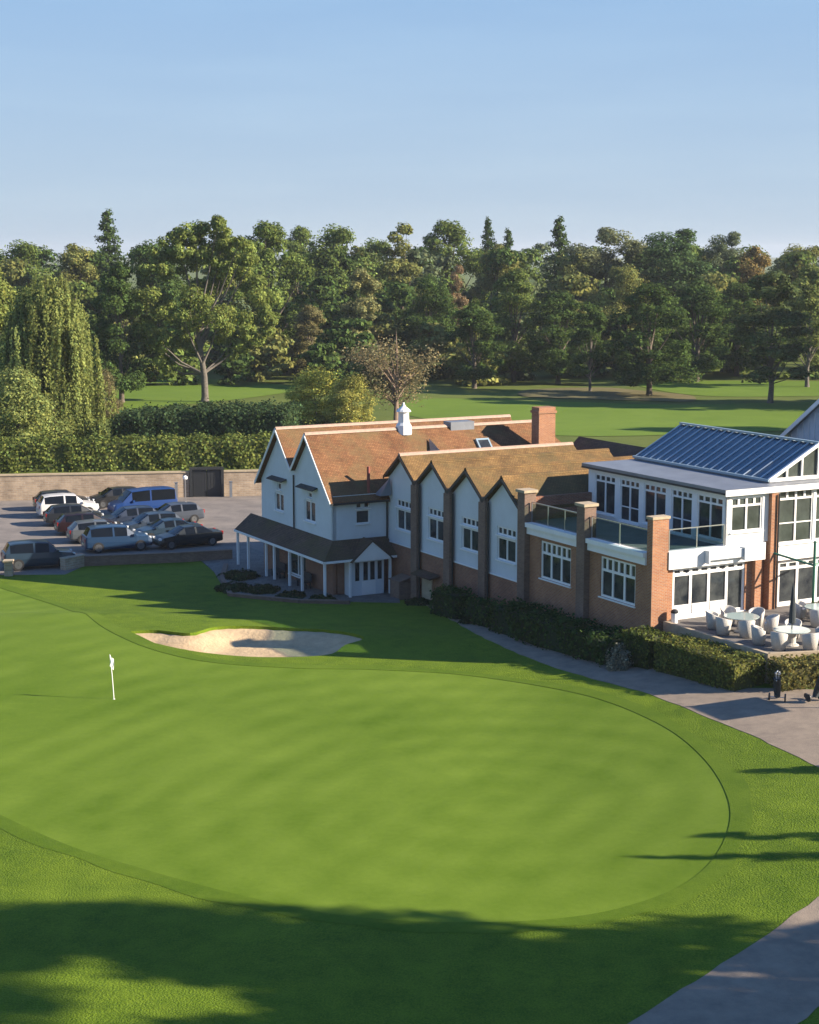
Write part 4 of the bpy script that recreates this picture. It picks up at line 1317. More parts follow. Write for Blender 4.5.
# front and middle ranks, each by what sets it apart
L = [
 ('willow', 48, 172, 256, 'weeping willow with hanging yellow-green strands at the left', (.15, .175, .045), 'willow_tree', .84),
 ('broad2', -8, 190, 262, 'pale green broad tree cut by the left edge of the picture', (.17, .20, .045), 'broadleaf_tree', 1.0),
 ('bush', 12, 160, 372, 'loose pale bush behind the hedge at the left edge', (.17, .20, .055), 'large_bush', 1.1),
 ('broad1', 118, 215, 262, 'dark bushy tree between the willow and the big oak', DG, 'broadleaf_tree', .95),
 ('oak', 202, 216, 206, 'tall spreading oak with pale forked trunk, tallest of the front trees', (.145, .18, .04), 'oak_tree', .86),
 ('conifer', 108, 330, 208, 'lone spruce with pointed top showing above the left treeline', DG, 'conifer_tree', 1.0),
 ('broad3', 155, 285, 238, 'dark tree hidden behind the left side of the big oak', DG, 'broadleaf_tree', 1.0),
 ('broad2', 75, 300, 240, 'olive brown tree crown above the willow', OL, 'broadleaf_tree', 1.1),
 ('broad3', 20, 310, 238, 'mid green rounded crown behind the willow at the left edge', MG, 'broadleaf_tree', 1.1),
 ('broad1', 268, 262, 221, 'large rounded mid green tree right of the big oak', MG, 'broadleaf_tree', 1.0),
 ('broad2', 308, 255, 302, 'small olive brown round tree low in the wood edge', (.155, .14, .055), 'broadleaf_tree', 1.25),
 ('broad3', 335, 300, 222, 'broad green crown on the skyline above the pale tree', MG, 'broadleaf_tree', .95),
 ('tall2', 362, 262, 266, 'pale olive feathery tree in the middle of the wood edge', PG, 'birch_tree', 1.1),
 ('tall1', 402, 300, 220, 'tall narrow green crown on the skyline above the bare brown tree', OL, 'broadleaf_tree', 1.05),
 ('broad1', 448, 315, 220, 'wide green crown on the skyline left of the two small spires', MG, 'broadleaf_tree', 1.05),
 ('tall1', 458, 268, 262, 'reddish brown narrow tree among green ones', RB, 'broadleaf_tree', .72),
 ('conifer', 488, 345, 216, 'left of two small conifer spires on the skyline', DG, 'conifer_tree', .75),
 ('conifer', 508, 345, 227, 'right and lower of two small conifer spires on the skyline', DG, 'conifer_tree', .75),
 ('conifer', 559, 330, 215, 'solitary dark fir with layered branches above the chimney', DG, 'conifer_tree', .95),
 ('broad3', 430, 262, 272, 'dark green mass of a tree directly behind the bare brown tree', DG, 'broadleaf_tree', .9),
 ('broad1', 515, 250, 268, 'big green tree with sunlit top above the roof vent', (.115, .155, .036), 'broadleaf_tree', 1.05),
 ('broad2', 475, 238, 300, 'dark lower tree left of the big sunlit-topped tree', DG, 'broadleaf_tree', 1.3),
 ('broad2', 500, 305, 240, 'greyish brown thin crown behind the big sunlit-topped tree', OL, 'broadleaf_tree', 1.0),
 ('broad1', 560, 246, 290, 'dark shaded tree behind the brick chimney', DG, 'broadleaf_tree', 1.3),
 ('tall2', 592, 232, 300, 'slender dark tree with visible trunk left of the dry grass', DG, 'birch_tree', 1.1),
 ('pine', 605, 305, 224, 'pale flat-topped pine on the skyline left of the dark pine', (.145, .16, .07), 'pine_tree', 1.1),
 ('broad2', 577, 300, 250, 'yellowish green crown right of the solitary fir', OL, 'broadleaf_tree', .9),
 ('pine', 668, 300, 226, 'broad dark green pine on the skyline above the glass roof', (.06, .105, .035), 'pine_tree', 1.35),
 ('pine', 726, 315, 229, 'grey-green small pine on the skyline right of the dark pine', GG, 'pine_tree', .85),
 ('broad1', 652, 226, 282, 'wide dark tree with low branches above the glass roof', DG, 'broadleaf_tree', 1.3),
 ('broad3', 625, 262, 262, 'green tree behind the dark trees, with yellowish top', OL, 'broadleaf_tree', .85),
 ('broad2', 700, 250, 275, 'dark green tree between the wide dark tree and the pale-trunked tree', DG, 'broadleaf_tree', 1.3),
 ('broad2', 753, 300, 243, 'orange-tinted crown on the skyline at the right', (.19, .14, .045), 'broadleaf_tree', .95),
 ('tall2', 775, 214, 268, 'tall grey-green tree with pale trunk at the right', (.085, .115, .04), 'birch_tree', 1.5),
 ('tall2', 812, 240, 262, 'leaning pale-trunked birch at the right edge', (.14, .17, .045), 'birch_tree', 1.2),
 ('broad1', 740, 262, 282, 'shaded green tree low in the wood right of centre', DG, 'broadleaf_tree', 1.3),
 ('broad3', 800, 310, 242, 'olive green skyline crown at the right edge', OL, 'broadleaf_tree', 1.0),
 ('broad3', 700, 318, 246, 'yellow-green skyline crown between the pines', (.19, .20, .05), 'broadleaf_tree', .85),
 ('broad1', 640, 322, 243, 'olive skyline crown left of the broad dark pine', OL, 'broadleaf_tree', .8),
 ('broad2', 232, 300, 232, 'mid green crown rising behind the big oak', MG, 'broadleaf_tree', 1.0),
 ('broad1', 300, 330, 226, 'skyline crown behind the rounded mid green tree', MG, 'broadleaf_tree', .9),
 ('broad3', 375, 335, 236, 'skyline crown between the broad green crown and the narrow one', MG, 'broadleaf_tree', .9),
 ('bush', 100, 196, 372, 'brown-leaved bush at the foot of the willow', (.14, .12, .055), 'large_bush', .9),
 ('bare', 396, 188, 327, 'half-bare brown tree behind the clubhouse roof', (.19, .16, .08), 'small_tree', 1.2),
 ('bush', 314, 190, 370, 'yellow-green round low tree behind the clubhouse', (.34, .34, .06), 'small_tree', 1.35),
 ('bush', 350, 186, 376, 'yellowish bush between the round low tree and the bare brown one', (.28, .27, .06), 'small_tree', 1.0),
]
for a in L:
    tpx(a[0], a[1], a[2], a[3], a[4], a[5], a[6], 'bush' if 'bush' in a[6] else 'tree', a[7])
# trees standing right of and behind the camera; their shade lies over the near grass
offs = [(21.5, 35.5, 12, 'broad2'), (35, 40.3, 27, 'tall1'), (29, 35.0, 17, 'broad2'), (46, 36.5, 31, 'tall2'), (27, 29.0, 14, 'tall2'), (40, 27.5, 25, 'tall1'), (53, 26, 31, 'tall2'), (17, 24, 9, 'broad2'), (33, 21, 20, 'tall2')]
for i, (x, y, H, k) in enumerate(offs):
    place_tree(k, x, y, H, 'broadleaf tree outside the picture that shades the near grass', MG, 'broadleaf_tree', 'tree', 'trees right of the picture shading the lawn', .95)
for i, (x, y, H, k) in enumerate([(57, 207, 21, 'broad1'), (66, 204, 23, 'broad2'), (76, 208, 24, 'broad3'), (60, 176, 17, 'broad2'), (72, 174, 21, 'broad1'), (-62, 232, 20, 'broad1')]):
    place_tree(k, x, y, H, 'broadleaf tree outside the picture whose shadow crosses the far fairway', MG, 'broadleaf_tree', 'tree', 'trees beside the far fairway', 1.0)
place_tree('conifer', 27.8, 50.7, 8.8, 'slim conifer outside the picture whose pointed shadow reaches the green', DG, 'conifer_tree', 'tree', None, .5)
place_tree('tall1', 29.0, 52.3, 8.4, 'young slender tree outside the picture, its branching shadow ending on the fringe', DG, 'broadleaf_tree', 'tree', None, .5)
place_tree('bush', 18.2, 60.9, 2.0, 'unseen round bush added beyond the right edge for its rounded shadow', DG, 'shadow_bush', 'bush', None, .75)  # added out of view to cast a rounded shadow
for k in VAR:
    assert k in USED, k

# woodland behind: one far mass
RNG = np.random.default_rng(99)
bc = []
for sd_ in range(3):
    bc.append(broad_crown(20, 6.8, .0, 30, 3600, .60, seed=70 + sd_))
RNG = np.random.default_rng(5)
Cs, Ns, Ts, Ss = [], [], [], []
rows = [(246, 7), (263, 7), (280, 9), (305, 12), (335, 13), (375, 14), (430, 16)]
pal = [DG, MG, OL, MG, DG, OL, GG]
for Y, stp in rows:
    half = Y * .26 + 10
    x = -half
    while x < half:
        c_, n_, t_, s_, _ = bc[RNG.integers(3)]
        a = RNG.uniform(0, 6.28)
        ca, sa = math.cos(a), math.sin(a)
        if Y < 270:
            if Y < 250 and x > 14: break
            top_ = RNG.uniform(5, 11) + (2 if x > 8 else 0)
        elif Y < 290: top_ = RNG.uniform(9, 16)
        else: top_ = 21.3 + (252 - RNG.uniform(241, 256)) * Y / 1700 - 2.2
        s = top_ / 20
        wd_ = 2.1 if Y < 270 else (1.5 if Y < 290 else 1.05)
        q = c_ * np.array([s * wd_, s * wd_, s])
        q = np.stack([q[:, 0] * ca - q[:, 1] * sa, q[:, 0] * sa + q[:, 1] * ca, q[:, 2]], 1) + np.array([x + RNG.uniform(-3, 3), Y + RNG.uniform(-8, 8), 2.2])
        nn = np.stack([n_[:, 0] * ca - n_[:, 1] * sa, n_[:, 0] * sa + n_[:, 1] * ca, n_[:, 2]], 1)
        Cs.append(q); Ns.append(nn); Ts.append(t_ * np.array(pal[RNG.integers(len(pal))]) * 1.0); Ss.append(s_)
        x += stp * RNG.uniform(.7, 1.1)
o = leaf_object('woodland', np.concatenate(Cs), np.concatenate(Ns), np.concatenate(Ss), np.concatenate(Ts), color=(1, 1, 1, 1))
tag(o, 'dense mixed woodland filling the background behind the separate trees', 'woodland', kind='stuff')

# ------------------------------------------------------------------ hedges and shrubs
def hedge(name, pts, width, zf0, zf1, label, cat, color, ls=.16, dens=90, rough_=.08, group=None, core=True, seed=3):
    """hedge along a polyline; zf0/zf1 give bottom and top heights at (x,y)"""
    global RNG
    RNG = np.random.default_rng(seed)
    root = empty(name, (pts[0][0], pts[0][1], 0), 0, label=label, cat=cat, group=group)
    ox, oy = pts[0]
    cs, ns = [], []
    b = MB()
    for (x0, y0), (x1, y1) in zip(pts[:-1], pts[1:]):
        d = Vector((x1 - x0, y1 - y0)); Ln = d.length; d.normalize(); n_ = Vector((-d.y, d.x))
        z0a, z1a, z0b, z1b = zf0(x0, y0), zf1(x0, y0), zf0(x1, y1), zf1(x1, y1)
        H = (z1a + z1b - z0a - z0b) / 2
        hw_ = width / 2
        for (area, kind) in ((Ln * width, 't'), (Ln * H, 'a'), (Ln * H, 'b'), (width * H, 'c'), (width * H, 'd')):
            k = int(area * dens) + 8
            s = RNG.uniform(0, Ln, k); wv = RNG.uniform(-hw_, hw_, k); tt = RNG.uniform(0, 1, k)
            nn = np.zeros((k, 3))
            if kind == 't': tt[:] = 1; nn[:] = (0, 0, 1)
            if kind == 'a': wv[:] = hw_; nn[:] = (n_.x, n_.y, 0)
            if kind == 'b': wv[:] = -hw_; nn[:] = (-n_.x, -n_.y, 0)
            if kind == 'c': s[:] = 0; nn[:] = (-d.x, -d.y, 0)
            if kind == 'd': s[:] = Ln; nn[:] = (d.x, d.y, 0)
            f = s / Ln
            zz = (z0a + (z0b - z0a) * f) * (1 - tt) + (z1a + (z1b - z1a) * f) * tt
            wob = rough_ * (np.sin(s * 2.1 + tt * 3) + np.sin(s * .9 + wv * 4 + 1)) * .5
            P = np.stack([x0 - ox + d.x * s + n_.x * wv, y0 - oy + d.y * s + n_.y * wv, zz], 1)
            P += nn * wob[:, None] + RNG.normal(0, rough_ * .55, (k, 3))
            cs.append(P); ns.append(nn + unit(k) * .75)
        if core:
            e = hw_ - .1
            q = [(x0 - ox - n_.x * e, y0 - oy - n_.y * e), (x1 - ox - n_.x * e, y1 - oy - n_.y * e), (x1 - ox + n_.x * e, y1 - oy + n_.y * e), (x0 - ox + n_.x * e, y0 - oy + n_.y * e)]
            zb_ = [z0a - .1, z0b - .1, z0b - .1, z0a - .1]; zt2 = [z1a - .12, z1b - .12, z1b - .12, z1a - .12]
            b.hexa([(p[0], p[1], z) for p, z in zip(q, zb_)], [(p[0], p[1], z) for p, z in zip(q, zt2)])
    C_ = np.concatenate(cs); N_ = np.concatenate(ns)
    lump = .8 + .35 * np.sin(C_[:, 0] * 1.7 + C_[:, 1]) * np.sin(C_[:, 1] * 1.3 + C_[:, 2] * 2)
    leaf_object('foliage', C_, N_, ls * RNG.uniform(.6, 1.3, len(C_)), tints(len(C_), .28, .12) * (.7 + .3 * lump)[:, None], root, color=(*color, 1))
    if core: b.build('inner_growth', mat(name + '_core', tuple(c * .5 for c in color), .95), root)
    return root
g0 = lambda x, y: hgt(x, y)
# long field hedge on the bank behind the old wall
hedge('field_hedge', [(-75, 141.5), (-50, 145.2), (-30, 148.2), (-9, 151.2)], 3.2, lambda x, y: 2.0, lambda x, y: 4.75 + .18 * math.sin(x * .3), 'long leafy hedge on top of the old car park wall', 'hedge', (.125, .155, .034), .24, 75, .3, seed=4)
hedge('dark_shrubbery', [(-29, 169), (-20, 169), (-12, 168)], 7.5, lambda x, y: 2.0, lambda x, y: 5.3 + .35 * math.sin(x * .9), 'dark evergreen shrubbery between the hedge and the oak', 'shrubs', (.045, .075, .03), .26, 75, .42, seed=5)
# dark hedge below the gables and the terrace
def hz(z): return lambda x, y: z
def hb(*uv): return [B2W(*p) for p in uv]
hedge('clipped_hedge', hb((-18.6, -1.3), (-15.9, -1.4)), 1.3, g0, lambda x, y: g0(x, y) + 1.5, 'dark rounded hedge under the second and third gables', 'hedge', (.045, .08, .022), .15, 110, .2, seed=6)
hedge('clipped_hedge', hb((-15.1, -1.3), (-12.6, -1.4)), 1.2, g0, lambda x, y: g0(x, y) + 1.2, 'dark low hedge under the fourth gable', 'hedge', (.045, .08, .022), .15, 110, .2, seed=7)
hedge('clipped_hedge', hb((-11.4, -1.4), (-6.5, -1.7), (-.2, -1.6)), 1.9, g0, lambda x, y: 2.45 + .12 * math.sin(x * 2), 'long dark hedge below the terrace wall', 'hedge', (.042, .075, .02), .16, 110, .22, seed=8)
hedge('clipped_hedge', hb((.1, -1.1), (1.9, -1.05)), 1.5, g0, hz(3.2), 'short square box hedge end beside the long dark hedge', 'hedge', (.075, .095, .022), .12, 150, .07, seed=9)
hedge('clipped_hedge', hb((2.4, -.75), (7.9, -.55)), 1.9, g0, hz(3.2), 'square clipped box hedge with yellow-green top along the patio kerb', 'hedge', (.135, .145, .032), .12, 160, .07, seed=10)
hedge('clipped_hedge', hb((8.7, .3), (9.6, 3.4), (11.6, 9.0)), 1.4, g0, hz(3.25), 'clipped hedge with browner sunlit face at the right edge', 'hedge', (.15, .14, .04), .12, 150, .1, seed=11)
# flowering bush
x, y = B2W(.6, -2.45)
def small_bush(name, x, y, z, H, R_, color, label, cat='bush', n=1600, ls=.1, seed=1, group=None):
    global RNG
    RNG = np.random.default_rng(seed)
    r = empty(name, (x, y, z), 0, label=label, cat=cat, group=group)
    d = unit(n); d[:, 2] = np.abs(d[:, 2])
    lump = 1 + .25 * np.sin(d[:, 0] * 6 + seed) * np.sin(d[:, 1] * 6)
    rr = RNG.uniform(.5, 1.05, n) ** .5 * lump
    C_ = d * rr[:, None] * np.array([R_, R_, H])
    leaf_object('foliage', C_, d + unit(n) * .7 + np.array([0, 0, .2]), ls * RNG.uniform(.6, 1.3, n), tints(n, .3, .12), r, color=(*color, 1))
    b = MB()
    rd = random.Random(seed)
    for k in range(5):
        a = rd.uniform(0, 6.28)
        b.tube([(0, 0, -.1), (math.cos(a) * R_ * .5, math.sin(a) * R_ * .5, H * .75)], [.03, .01], 5)
    b.build('stems', 'bark', r)
    return r
small_bush('flowering_bush', x, y, hgt(x, y), 1.15, .62, (.20, .19, .13), 'pale flowering bush where the dark hedge ends', seed=12)
x, y = B2W(3.0, 8.9)
small_bush('potted_shrub', x, y, ZP + .05, .95, 1.0, (.10, .13, .03), 'leafy low planting on the patio beside the green post', 'plant', seed=13)
# garden shrubs in front of the verandah
for i, (px, py, H, R_, lab) in enumerate([(240, 578, .8, 1.3, 'low dark shrub at the left end of the verandah garden'), (233, 590, .7, 1.2, 'low dark shrub nearest the lawn at the garden corner'),
                                          (262, 592, .7, 1.1, 'low dark shrub between the garden corner and the wide window'), (292, 597, .55, .9, 'low dark shrub in front of the wide verandah window'),
                                          (322, 600, .5, .8, 'low dark shrub in front of the corner verandah post'), (418, 604, .5, .8, 'low dark shrub beside the meter cupboard')]):
    x, y = at(px, py)
    small_bush('garden_shrub', x, y, hgt(x, y), H * .6, R_, (.045, .06, .025), lab, seed=20 + i, ls=.13, group='low shrubs in front of the verandah')
# edging of low shrubs beside the path start
for i, (px, py) in enumerate([(432, 604), (450, 612), (470, 623)]):
    x, y = at(px, py)
    small_bush('edging_shrub', x, y, hgt(x, y), .35, .6, (.04, .05, .022), ['first low clump edging the path, nearest the door', 'second low clump edging the path', 'third low clump edging the path, nearest the green'][i], seed=40 + i, group='low clumps edging the path')
# low garden wall round the verandah garden
def wallrun(name, pts, h, t, m, label, cap=None):
    b = MB(); cpm = MB()
    for (x0, y0), (x1, y1) in zip(pts[:-1], pts[1:]):
        d = Vector((x1 - x0, y1 - y0)).normalized(); n_ = Vector((-d.y, d.x)) * t / 2
        q = [(x0 - n_.x, y0 - n_.y), (x1 - n_.x, y1 - n_.y), (x1 + n_.x, y1 + n_.y), (x0 + n_.x, y0 + n_.y)]
        z0, z1 = min(hgt(x0, y0 - .4), 1.5), min(hgt(x1, y1 - .4), 1.5)
        zz = [z0, z1, z1, z0]
        b.hexa([(p[0], p[1], z - .3) for p, z in zip(q, zz)], [(p[0], p[1], z + h) for p, z in zip(q, zz)])
        n2 = n_ * 1.25
        q = [(x0 - n2.x, y0 - n2.y), (x1 - n2.x, y1 - n2.y), (x1 + n2.x, y1 + n2.y), (x0 + n2.x, y0 + n2.y)]
        cpm.hexa([(p[0], p[1], z + h + .003) for p, z in zip(q, zz)], [(p[0], p[1], z + h + .08) for p, z in zip(q, zz)])
    r = empty(name, (0, 0, 0), 0, label=label, cat='wall')
    b.build('brickwork', m, r)
    if cap: cpm.build('coping', cap, r)
    return r
wallrun('garden_wall', [at(*p) for p in ((226, 566), (222, 580), (230, 596), (300, 603), (350, 604))], .12, .25, 'brick_dark', 'low dark stone wall around the verandah garden', 'brick_dark')
wallrun('car_park_wall', [at(*p) for p in ((82, 566), (130, 564), (180, 562), (232, 559))], .62, .32, 'brick_dark', 'low dark brick wall between the parked cars and the lawn', 'brick_dark')
wallrun('car_park_wall', [at(*p) for p in ((63, 570), (82, 566))], .75, .5, 'oldwall', 'short sunlit piece of low wall right of the lone parked car', 'oldwall')
wallrun('car_park_wall', [at(*p) for p in ((-40, 574), (-2, 574))], .7, .4, 'oldwall', 'low wall stub left of the lone parked car', 'oldwall')
x, y = at(9, 575.5)
r = empty('gate_pier', (x, y, hgt(x, y)), .1, label='small pale brick pier at the left end of the low wall', cat='pier')
MB().box(-.27, .27, -.27, .27, -.2, .95).build('shaft', 'oldwall', r); MB().box(-.33, .33, -.33, .33, .953, 1.05).build('cap', 'cap', r)
# plants on the sunlit wall piece
# old retaining wall with gateway
gx0, gx1 = -19.1, -16.6
r = empty('old_wall', (0, 0, 0), 0, label='long old brick and stone retaining wall behind the car park', cat='wall')
def slabw(x0, x1, z0, z1, m, name, t0=-.35, t1=.1):
    b = MB()
    n = max(1, int((x1 - x0) / 8))
    for i in range(n):
        a, c_ = x0 + (x1 - x0) * i / n, x0 + (x1 - x0) * (i + 1) / n
        q = [(a, wall_y(a) + t0), (c_, wall_y(c_) + t0), (c_, wall_y(c_) + t1), (a, wall_y(a) + t1)]
        b.hexa([(*p, z0) for p in q], [(*p, z1) for p in q])
    return b.build(name, m, r)
slabw(-75, gx0 - .25, -.3, 2.15, 'oldwall', 'brickwork')
slabw(gx1 + .25, 30, -.3, 2.15, 'oldwall', 'brickwork')
slabw(-75, gx0 - .25, 2.153, 2.28, 'cap', 'coping', -.42, .16)
slabw(gx1 + .25, 30, 2.153, 2.28, 'cap', 'coping', -.42, .16)
r = empty('garage_door', ((gx0 + gx1) / 2, wall_y(-18) - .2, 0), .14, label='black double gate set in the old wall with square head', cat='gate')
w_ = (gx1 - gx0) / 2
MB().box(-w_ - .25, -w_ - .003, -.3, .3, -.2, 2.42).box(w_ + .003, w_ + .25, -.3, .3, -.2, 2.42).box(-w_ - .25, w_ + .25, -.3, .3, 2.423, 2.6).build('gate_frame', 'dark', r)
for s in (-1, 1):
    b = MB()
    x0, x1 = (-w_, -.02) if s < 0 else (.02, w_)
    b.box(x0, x1, -.12, -.05, 0, 2.42)
    for k in range(5):
        xx = x0 + (x1 - x0) * (k + .5) / 5
        b.box(xx - .02, xx + .02, -.14, -.123, .05, 2.37)
    b.build('gate_leaf', 'dark', r)
for (x, l) in ((gx0 - 1.3, 'short grey post left of the black gate'), (gx1 + .9, 'short grey post right of the black gate')):
    r = empty('gate_post', (x, wall_y(x) - .9, 0), .14, label=l, cat='post', group='posts beside the black gate')
    MB().box(-.12, .12, -.12, .12, -.1, 1.35).build('shaft', 'lead', r); MB().box(-.16, .16, -.16, .16, 1.353, 1.42).build('cap', 'lead', r)
# floodlight mast top / lamp near van
x, y = at(176, 512)
r = empty('car_park_lamp', (x, y + 6, 0), 0, label='thin lamp post with small white head in front of the old wall', cat='lamp post')
MB().tube([(0, 0, 0), (0, 0, 1.9)], .05, 8).build('post', 'metal', r)
MB().lathe([(.05, 1.9), (.2, 1.95), (.22, 2.15), (.08, 2.25)], 10).build('lamp_head', 'white', r)

# ------------------------------------------------------------------ cars
def car_paint(col):
    m = mat('car_paint', tuple(c * (.45 if c < .4 else .8) for c in col), 0.35, metal=0.0, coat=0.35, spec=.35)
    m.node_tree.nodes['Principled BSDF'].inputs['Coat Roughness'].default_value = .05
    return m
def make_car(style, col, loc, rz, label, scale=1.1):
    r = empty('parked_car' if style != 'van' else 'parked_van', loc, rz, label=label, cat='car' if style != 'van' else 'van', group='cars parked in the clubhouse car park')
    # x forward. stations: x, belt height, roof height, half width, roof half width
    if style == 'hatch':
        S = [(-2.12, .62, .64, .72, .60), (-2.06, .92, .95, .80, .66), (-1.95, .98, 1.02, .84, .68), (-1.55, .98, 1.40, .86, .60), (-1.35, .97, 1.43, .87, .62), (-.42, .95, 1.48, .88, .64), (-.30, .95, 1.48, .88, .64), (.45, .94, 1.44, .88, .62), (1.25, .93, .97, .87, .68), (1.32, .91, .93, .86, .68), (1.85, .80, .82, .82, .62), (2.08, .66, .67, .74, .5), (2.14, .48, .49, .66, .4)]
    elif style == 'suv':
        S = [(-2.25, .70, .72, .78, .66), (-2.2, 1.05, 1.08, .86, .72), (-2.12, 1.1, 1.13, .9, .74), (-1.85, 1.1, 1.62, .92, .68), (-1.45, 1.09, 1.68, .93, .70), (-.42, 1.07, 1.71, .94, .70), (-.30, 1.07, 1.71, .94, .70), (.55, 1.06, 1.64, .94, .68), (1.2, 1.05, 1.09, .93, .76), (1.28, 1.03, 1.05, .92, .76), (1.95, .95, .97, .88, .70), (2.2, .78, .79, .8, .6), (2.27, .52, .53, .72, .5)]
    elif style == 'saloon':
        S = [(-2.35, .6, .62, .72, .6), (-2.28, .9, .93, .80, .66), (-1.75, .96, .98, .84, .7), (-1.62, .96, .99, .85, .7), (-1.0, .95, 1.36, .87, .58), (-.42, .94, 1.42, .88, .62), (-.30, .94, 1.42, .88, .62), (.4, .93, 1.38, .88, .6), (1.2, .92, .95, .87, .68), (1.28, .9, .92, .86, .68), (1.95, .80, .82, .82, .62), (2.25, .64, .65, .74, .5), (2.32, .46, .47, .66, .4)]
    else:
        S = [(-2.5, .8, .82, .9, .8), (-2.47, 1.1, 1.13, .93, .84), (-2.42, 1.12, 1.16, .95, .85), (-2.3, 1.12, 1.90, .96, .82), (-1.9, 1.12, 1.95, .97, .83), (-.42, 1.12, 1.97, .97, .83), (-.30, 1.12, 1.97, .97, .83), (1.1, 1.11, 1.88, .96, .80), (1.85, 1.1, 1.14, .95, .8), (1.92, 1.08, 1.1, .94, .8), (2.35, .95, .97, .9, .72), (2.5, .75, .76, .84, .6), (2.55, .5, .51, .78, .5)]
    body, glass = MB(), MB()
    rings = []
    for x, zb_, zr2, w2, wr in S:
        zu = .22 if abs(x) < 1.9 else .30
        half = [(w2 * .9, zu), (w2, .40), (w2 * 1.01, .66 * zb_), (w2 * .97, zb_), (wr, max(zb_ + .01, zr2 - .05)), (wr * .82, zr2), (0, zr2 + .02)]
        rings.append([(x, -a, b_) for a, b_ in half] + [(x, a, b_) for a, b_ in half[-2::-1]])
    n = len(rings[0])
    for i in range(len(rings) - 1):
        for j in range(n):
            q = (rings[i][j], rings[i][(j + 1) % n], rings[i + 1][(j + 1) % n], rings[i + 1][j])
            side = j in (3, 8)
            top = j in (4, 5, 6, 7)
            isg = False
            if side and i in (3, 4, 6): isg = True
            if side and i == 7: isg = False
            if top and i == 7: isg = j in (5, 6, 4, 7)
            if top and i == (2 if style != 'saloon' else 3): isg = j in (5, 6)
            if style == 'van' and side and i in (3, 4): isg = True
            (glass if isg else body).add(q, [(0, 1, 2, 3)])
    body.add(rings[0], [tuple(reversed(range(n)))]); body.add(rings[-1], [tuple(range(n))])
    paint = car_paint(col)
    bo = body.build('body', paint, r)
    # join seams so the body shades as one surface
    import bmesh as _bm
    bm = _bm.new(); bm.from_mesh(bo.data); _bm.ops.remove_doubles(bm, verts=bm.verts, dist=.0005); _bm.ops.recalc_face_normals(bm, faces=bm.faces); bm.to_mesh(bo.data); bm.free()
    glass.build('windows', 'carglass', r)
    Lf, Lr = S[-1][0], S[0][0]
    wd = S[5][3]
    rw = .33 if style in ('hatch', 'saloon') else .37
    for x in (Lr + .85, Lf - .85):
        for s in (-1, 1):
            wv = empty('wheel'); wv.parent = r; wv.location = (x, s * (wd - .09), rw)
            def disc(rad0, rad1, w0, w1, name, m):
                b = MB(); k = 20
                vs = []
                for yy, rr in ((w0, rad0), (w0, rad1), (w1, rad1), (w1, rad0)):
                    vs += [(rr * math.cos(6.2832 * q / k), yy, rr * math.sin(6.2832 * q / k)) for q in range(k)]
                fs = [(a * k + q, a * k + (q + 1) % k, ((a + 1) % 4) * k + (q + 1) % k, ((a + 1) % 4) * k + q) for a in range(4) for q in range(k)]
                b.add(vs, fs); return b.build(name, m, wv)
            disc(rw * .66, rw, -.11, .13, 'tyre', 'tyre')
            disc(.03, rw * .655, s * .05 - .02 + (.03 if s > 0 else -.05), s * .05 + .02 + (.03 if s > 0 else -.05), 'rim', 'rim')
    for s in (-1, 1):
        MB().box(Lf - .22, Lf - .08, s * .62 - .14, s * .62 + .14, S[-3][1] - .17, S[-3][1] - .04).build('headlight', 'lamp_w', r)
        MB().box(Lr - .01, Lr + .12, s * .66 - .1, s * .66 + .1, .72, .95).build('tail_light', 'lamp_r', r)
        MB().box(.95, 1.12, s * (wd + .02) - .09, s * (wd + .02) + .09, S[5][1] - .02, S[5][1] + .12).build('wing_mirror', paint, r)
    MB().box(Lr - .03, Lr - .005, -.25, .25, .5, .62).build('number_plate', 'plate', r)
    MB().box(Lf - .06, Lf + .01, -.4, .4, .38, .5).build('grille', 'dark', r)
    r.scale = (scale, scale, scale)
    return r
AV = math.atan2(VX[1], VX[0])
cars = [
 ('hatch', (.05, .055, .06), 62, 512, 0, 'dark hatchback mostly hidden behind the white car'),
 ('suv', (.72, .70, .68), 68, 519, 0, 'white car in the left row, farthest pale one'),
 ('hatch', (.035, .04, .05), 74, 527, 0, 'charcoal hatchback just in front of the white car'),
 ('hatch', (.035, .012, .014), 86, 536, 0, 'very dark maroon hatchback with red tail lamps in the left row'),
 ('hatch', (.17, .19, .21), 99, 544, 0, 'silver hatchback behind the big blue car'),
 ('suv', (.03, .085, .19), 117, 553, 0, 'big blue estate car beside the low wall, nearest of the left row'),
 ('suv', (.04, .08, .13), 39, 570, 0, 'lone grey-blue car between the wall stubs'),
 ('hatch', (.03, .032, .036), 116, 509, 1, 'black hatchback behind the blue van'),
 ('van', (.02, .085, .33), 143, 517, 1, 'bright blue van nearest the old wall'),
 ('hatch', (.03, .05, .10), 130, 530, 1, 'navy hatchback in front of the blue van'),
 ('hatch', (.10, .12, .16), 174, 526, 1, 'blue-grey hatchback right of the blue van'),
 ('hatch', (.05, .08, .13), 152, 536, 1, 'slate blue hatchback in the middle of the right row'),
 ('saloon', (.03, .07, .12), 167, 542, 1, 'dark blue saloon second from the low wall'),
 ('saloon', (.02, .028, .03), 187, 549, 1, 'black saloon beside the low wall, nearest of the right row'),
]
for st, col, px, py, flip, lab in cars:
    x, y = at(px, py - 3)
    make_car(st, col, (x, y, hgt(x, y) + .01), AV + (math.pi if flip else 0) + random.uniform(-.03, .03) - (.12 if not flip else 0), lab, 1.08)

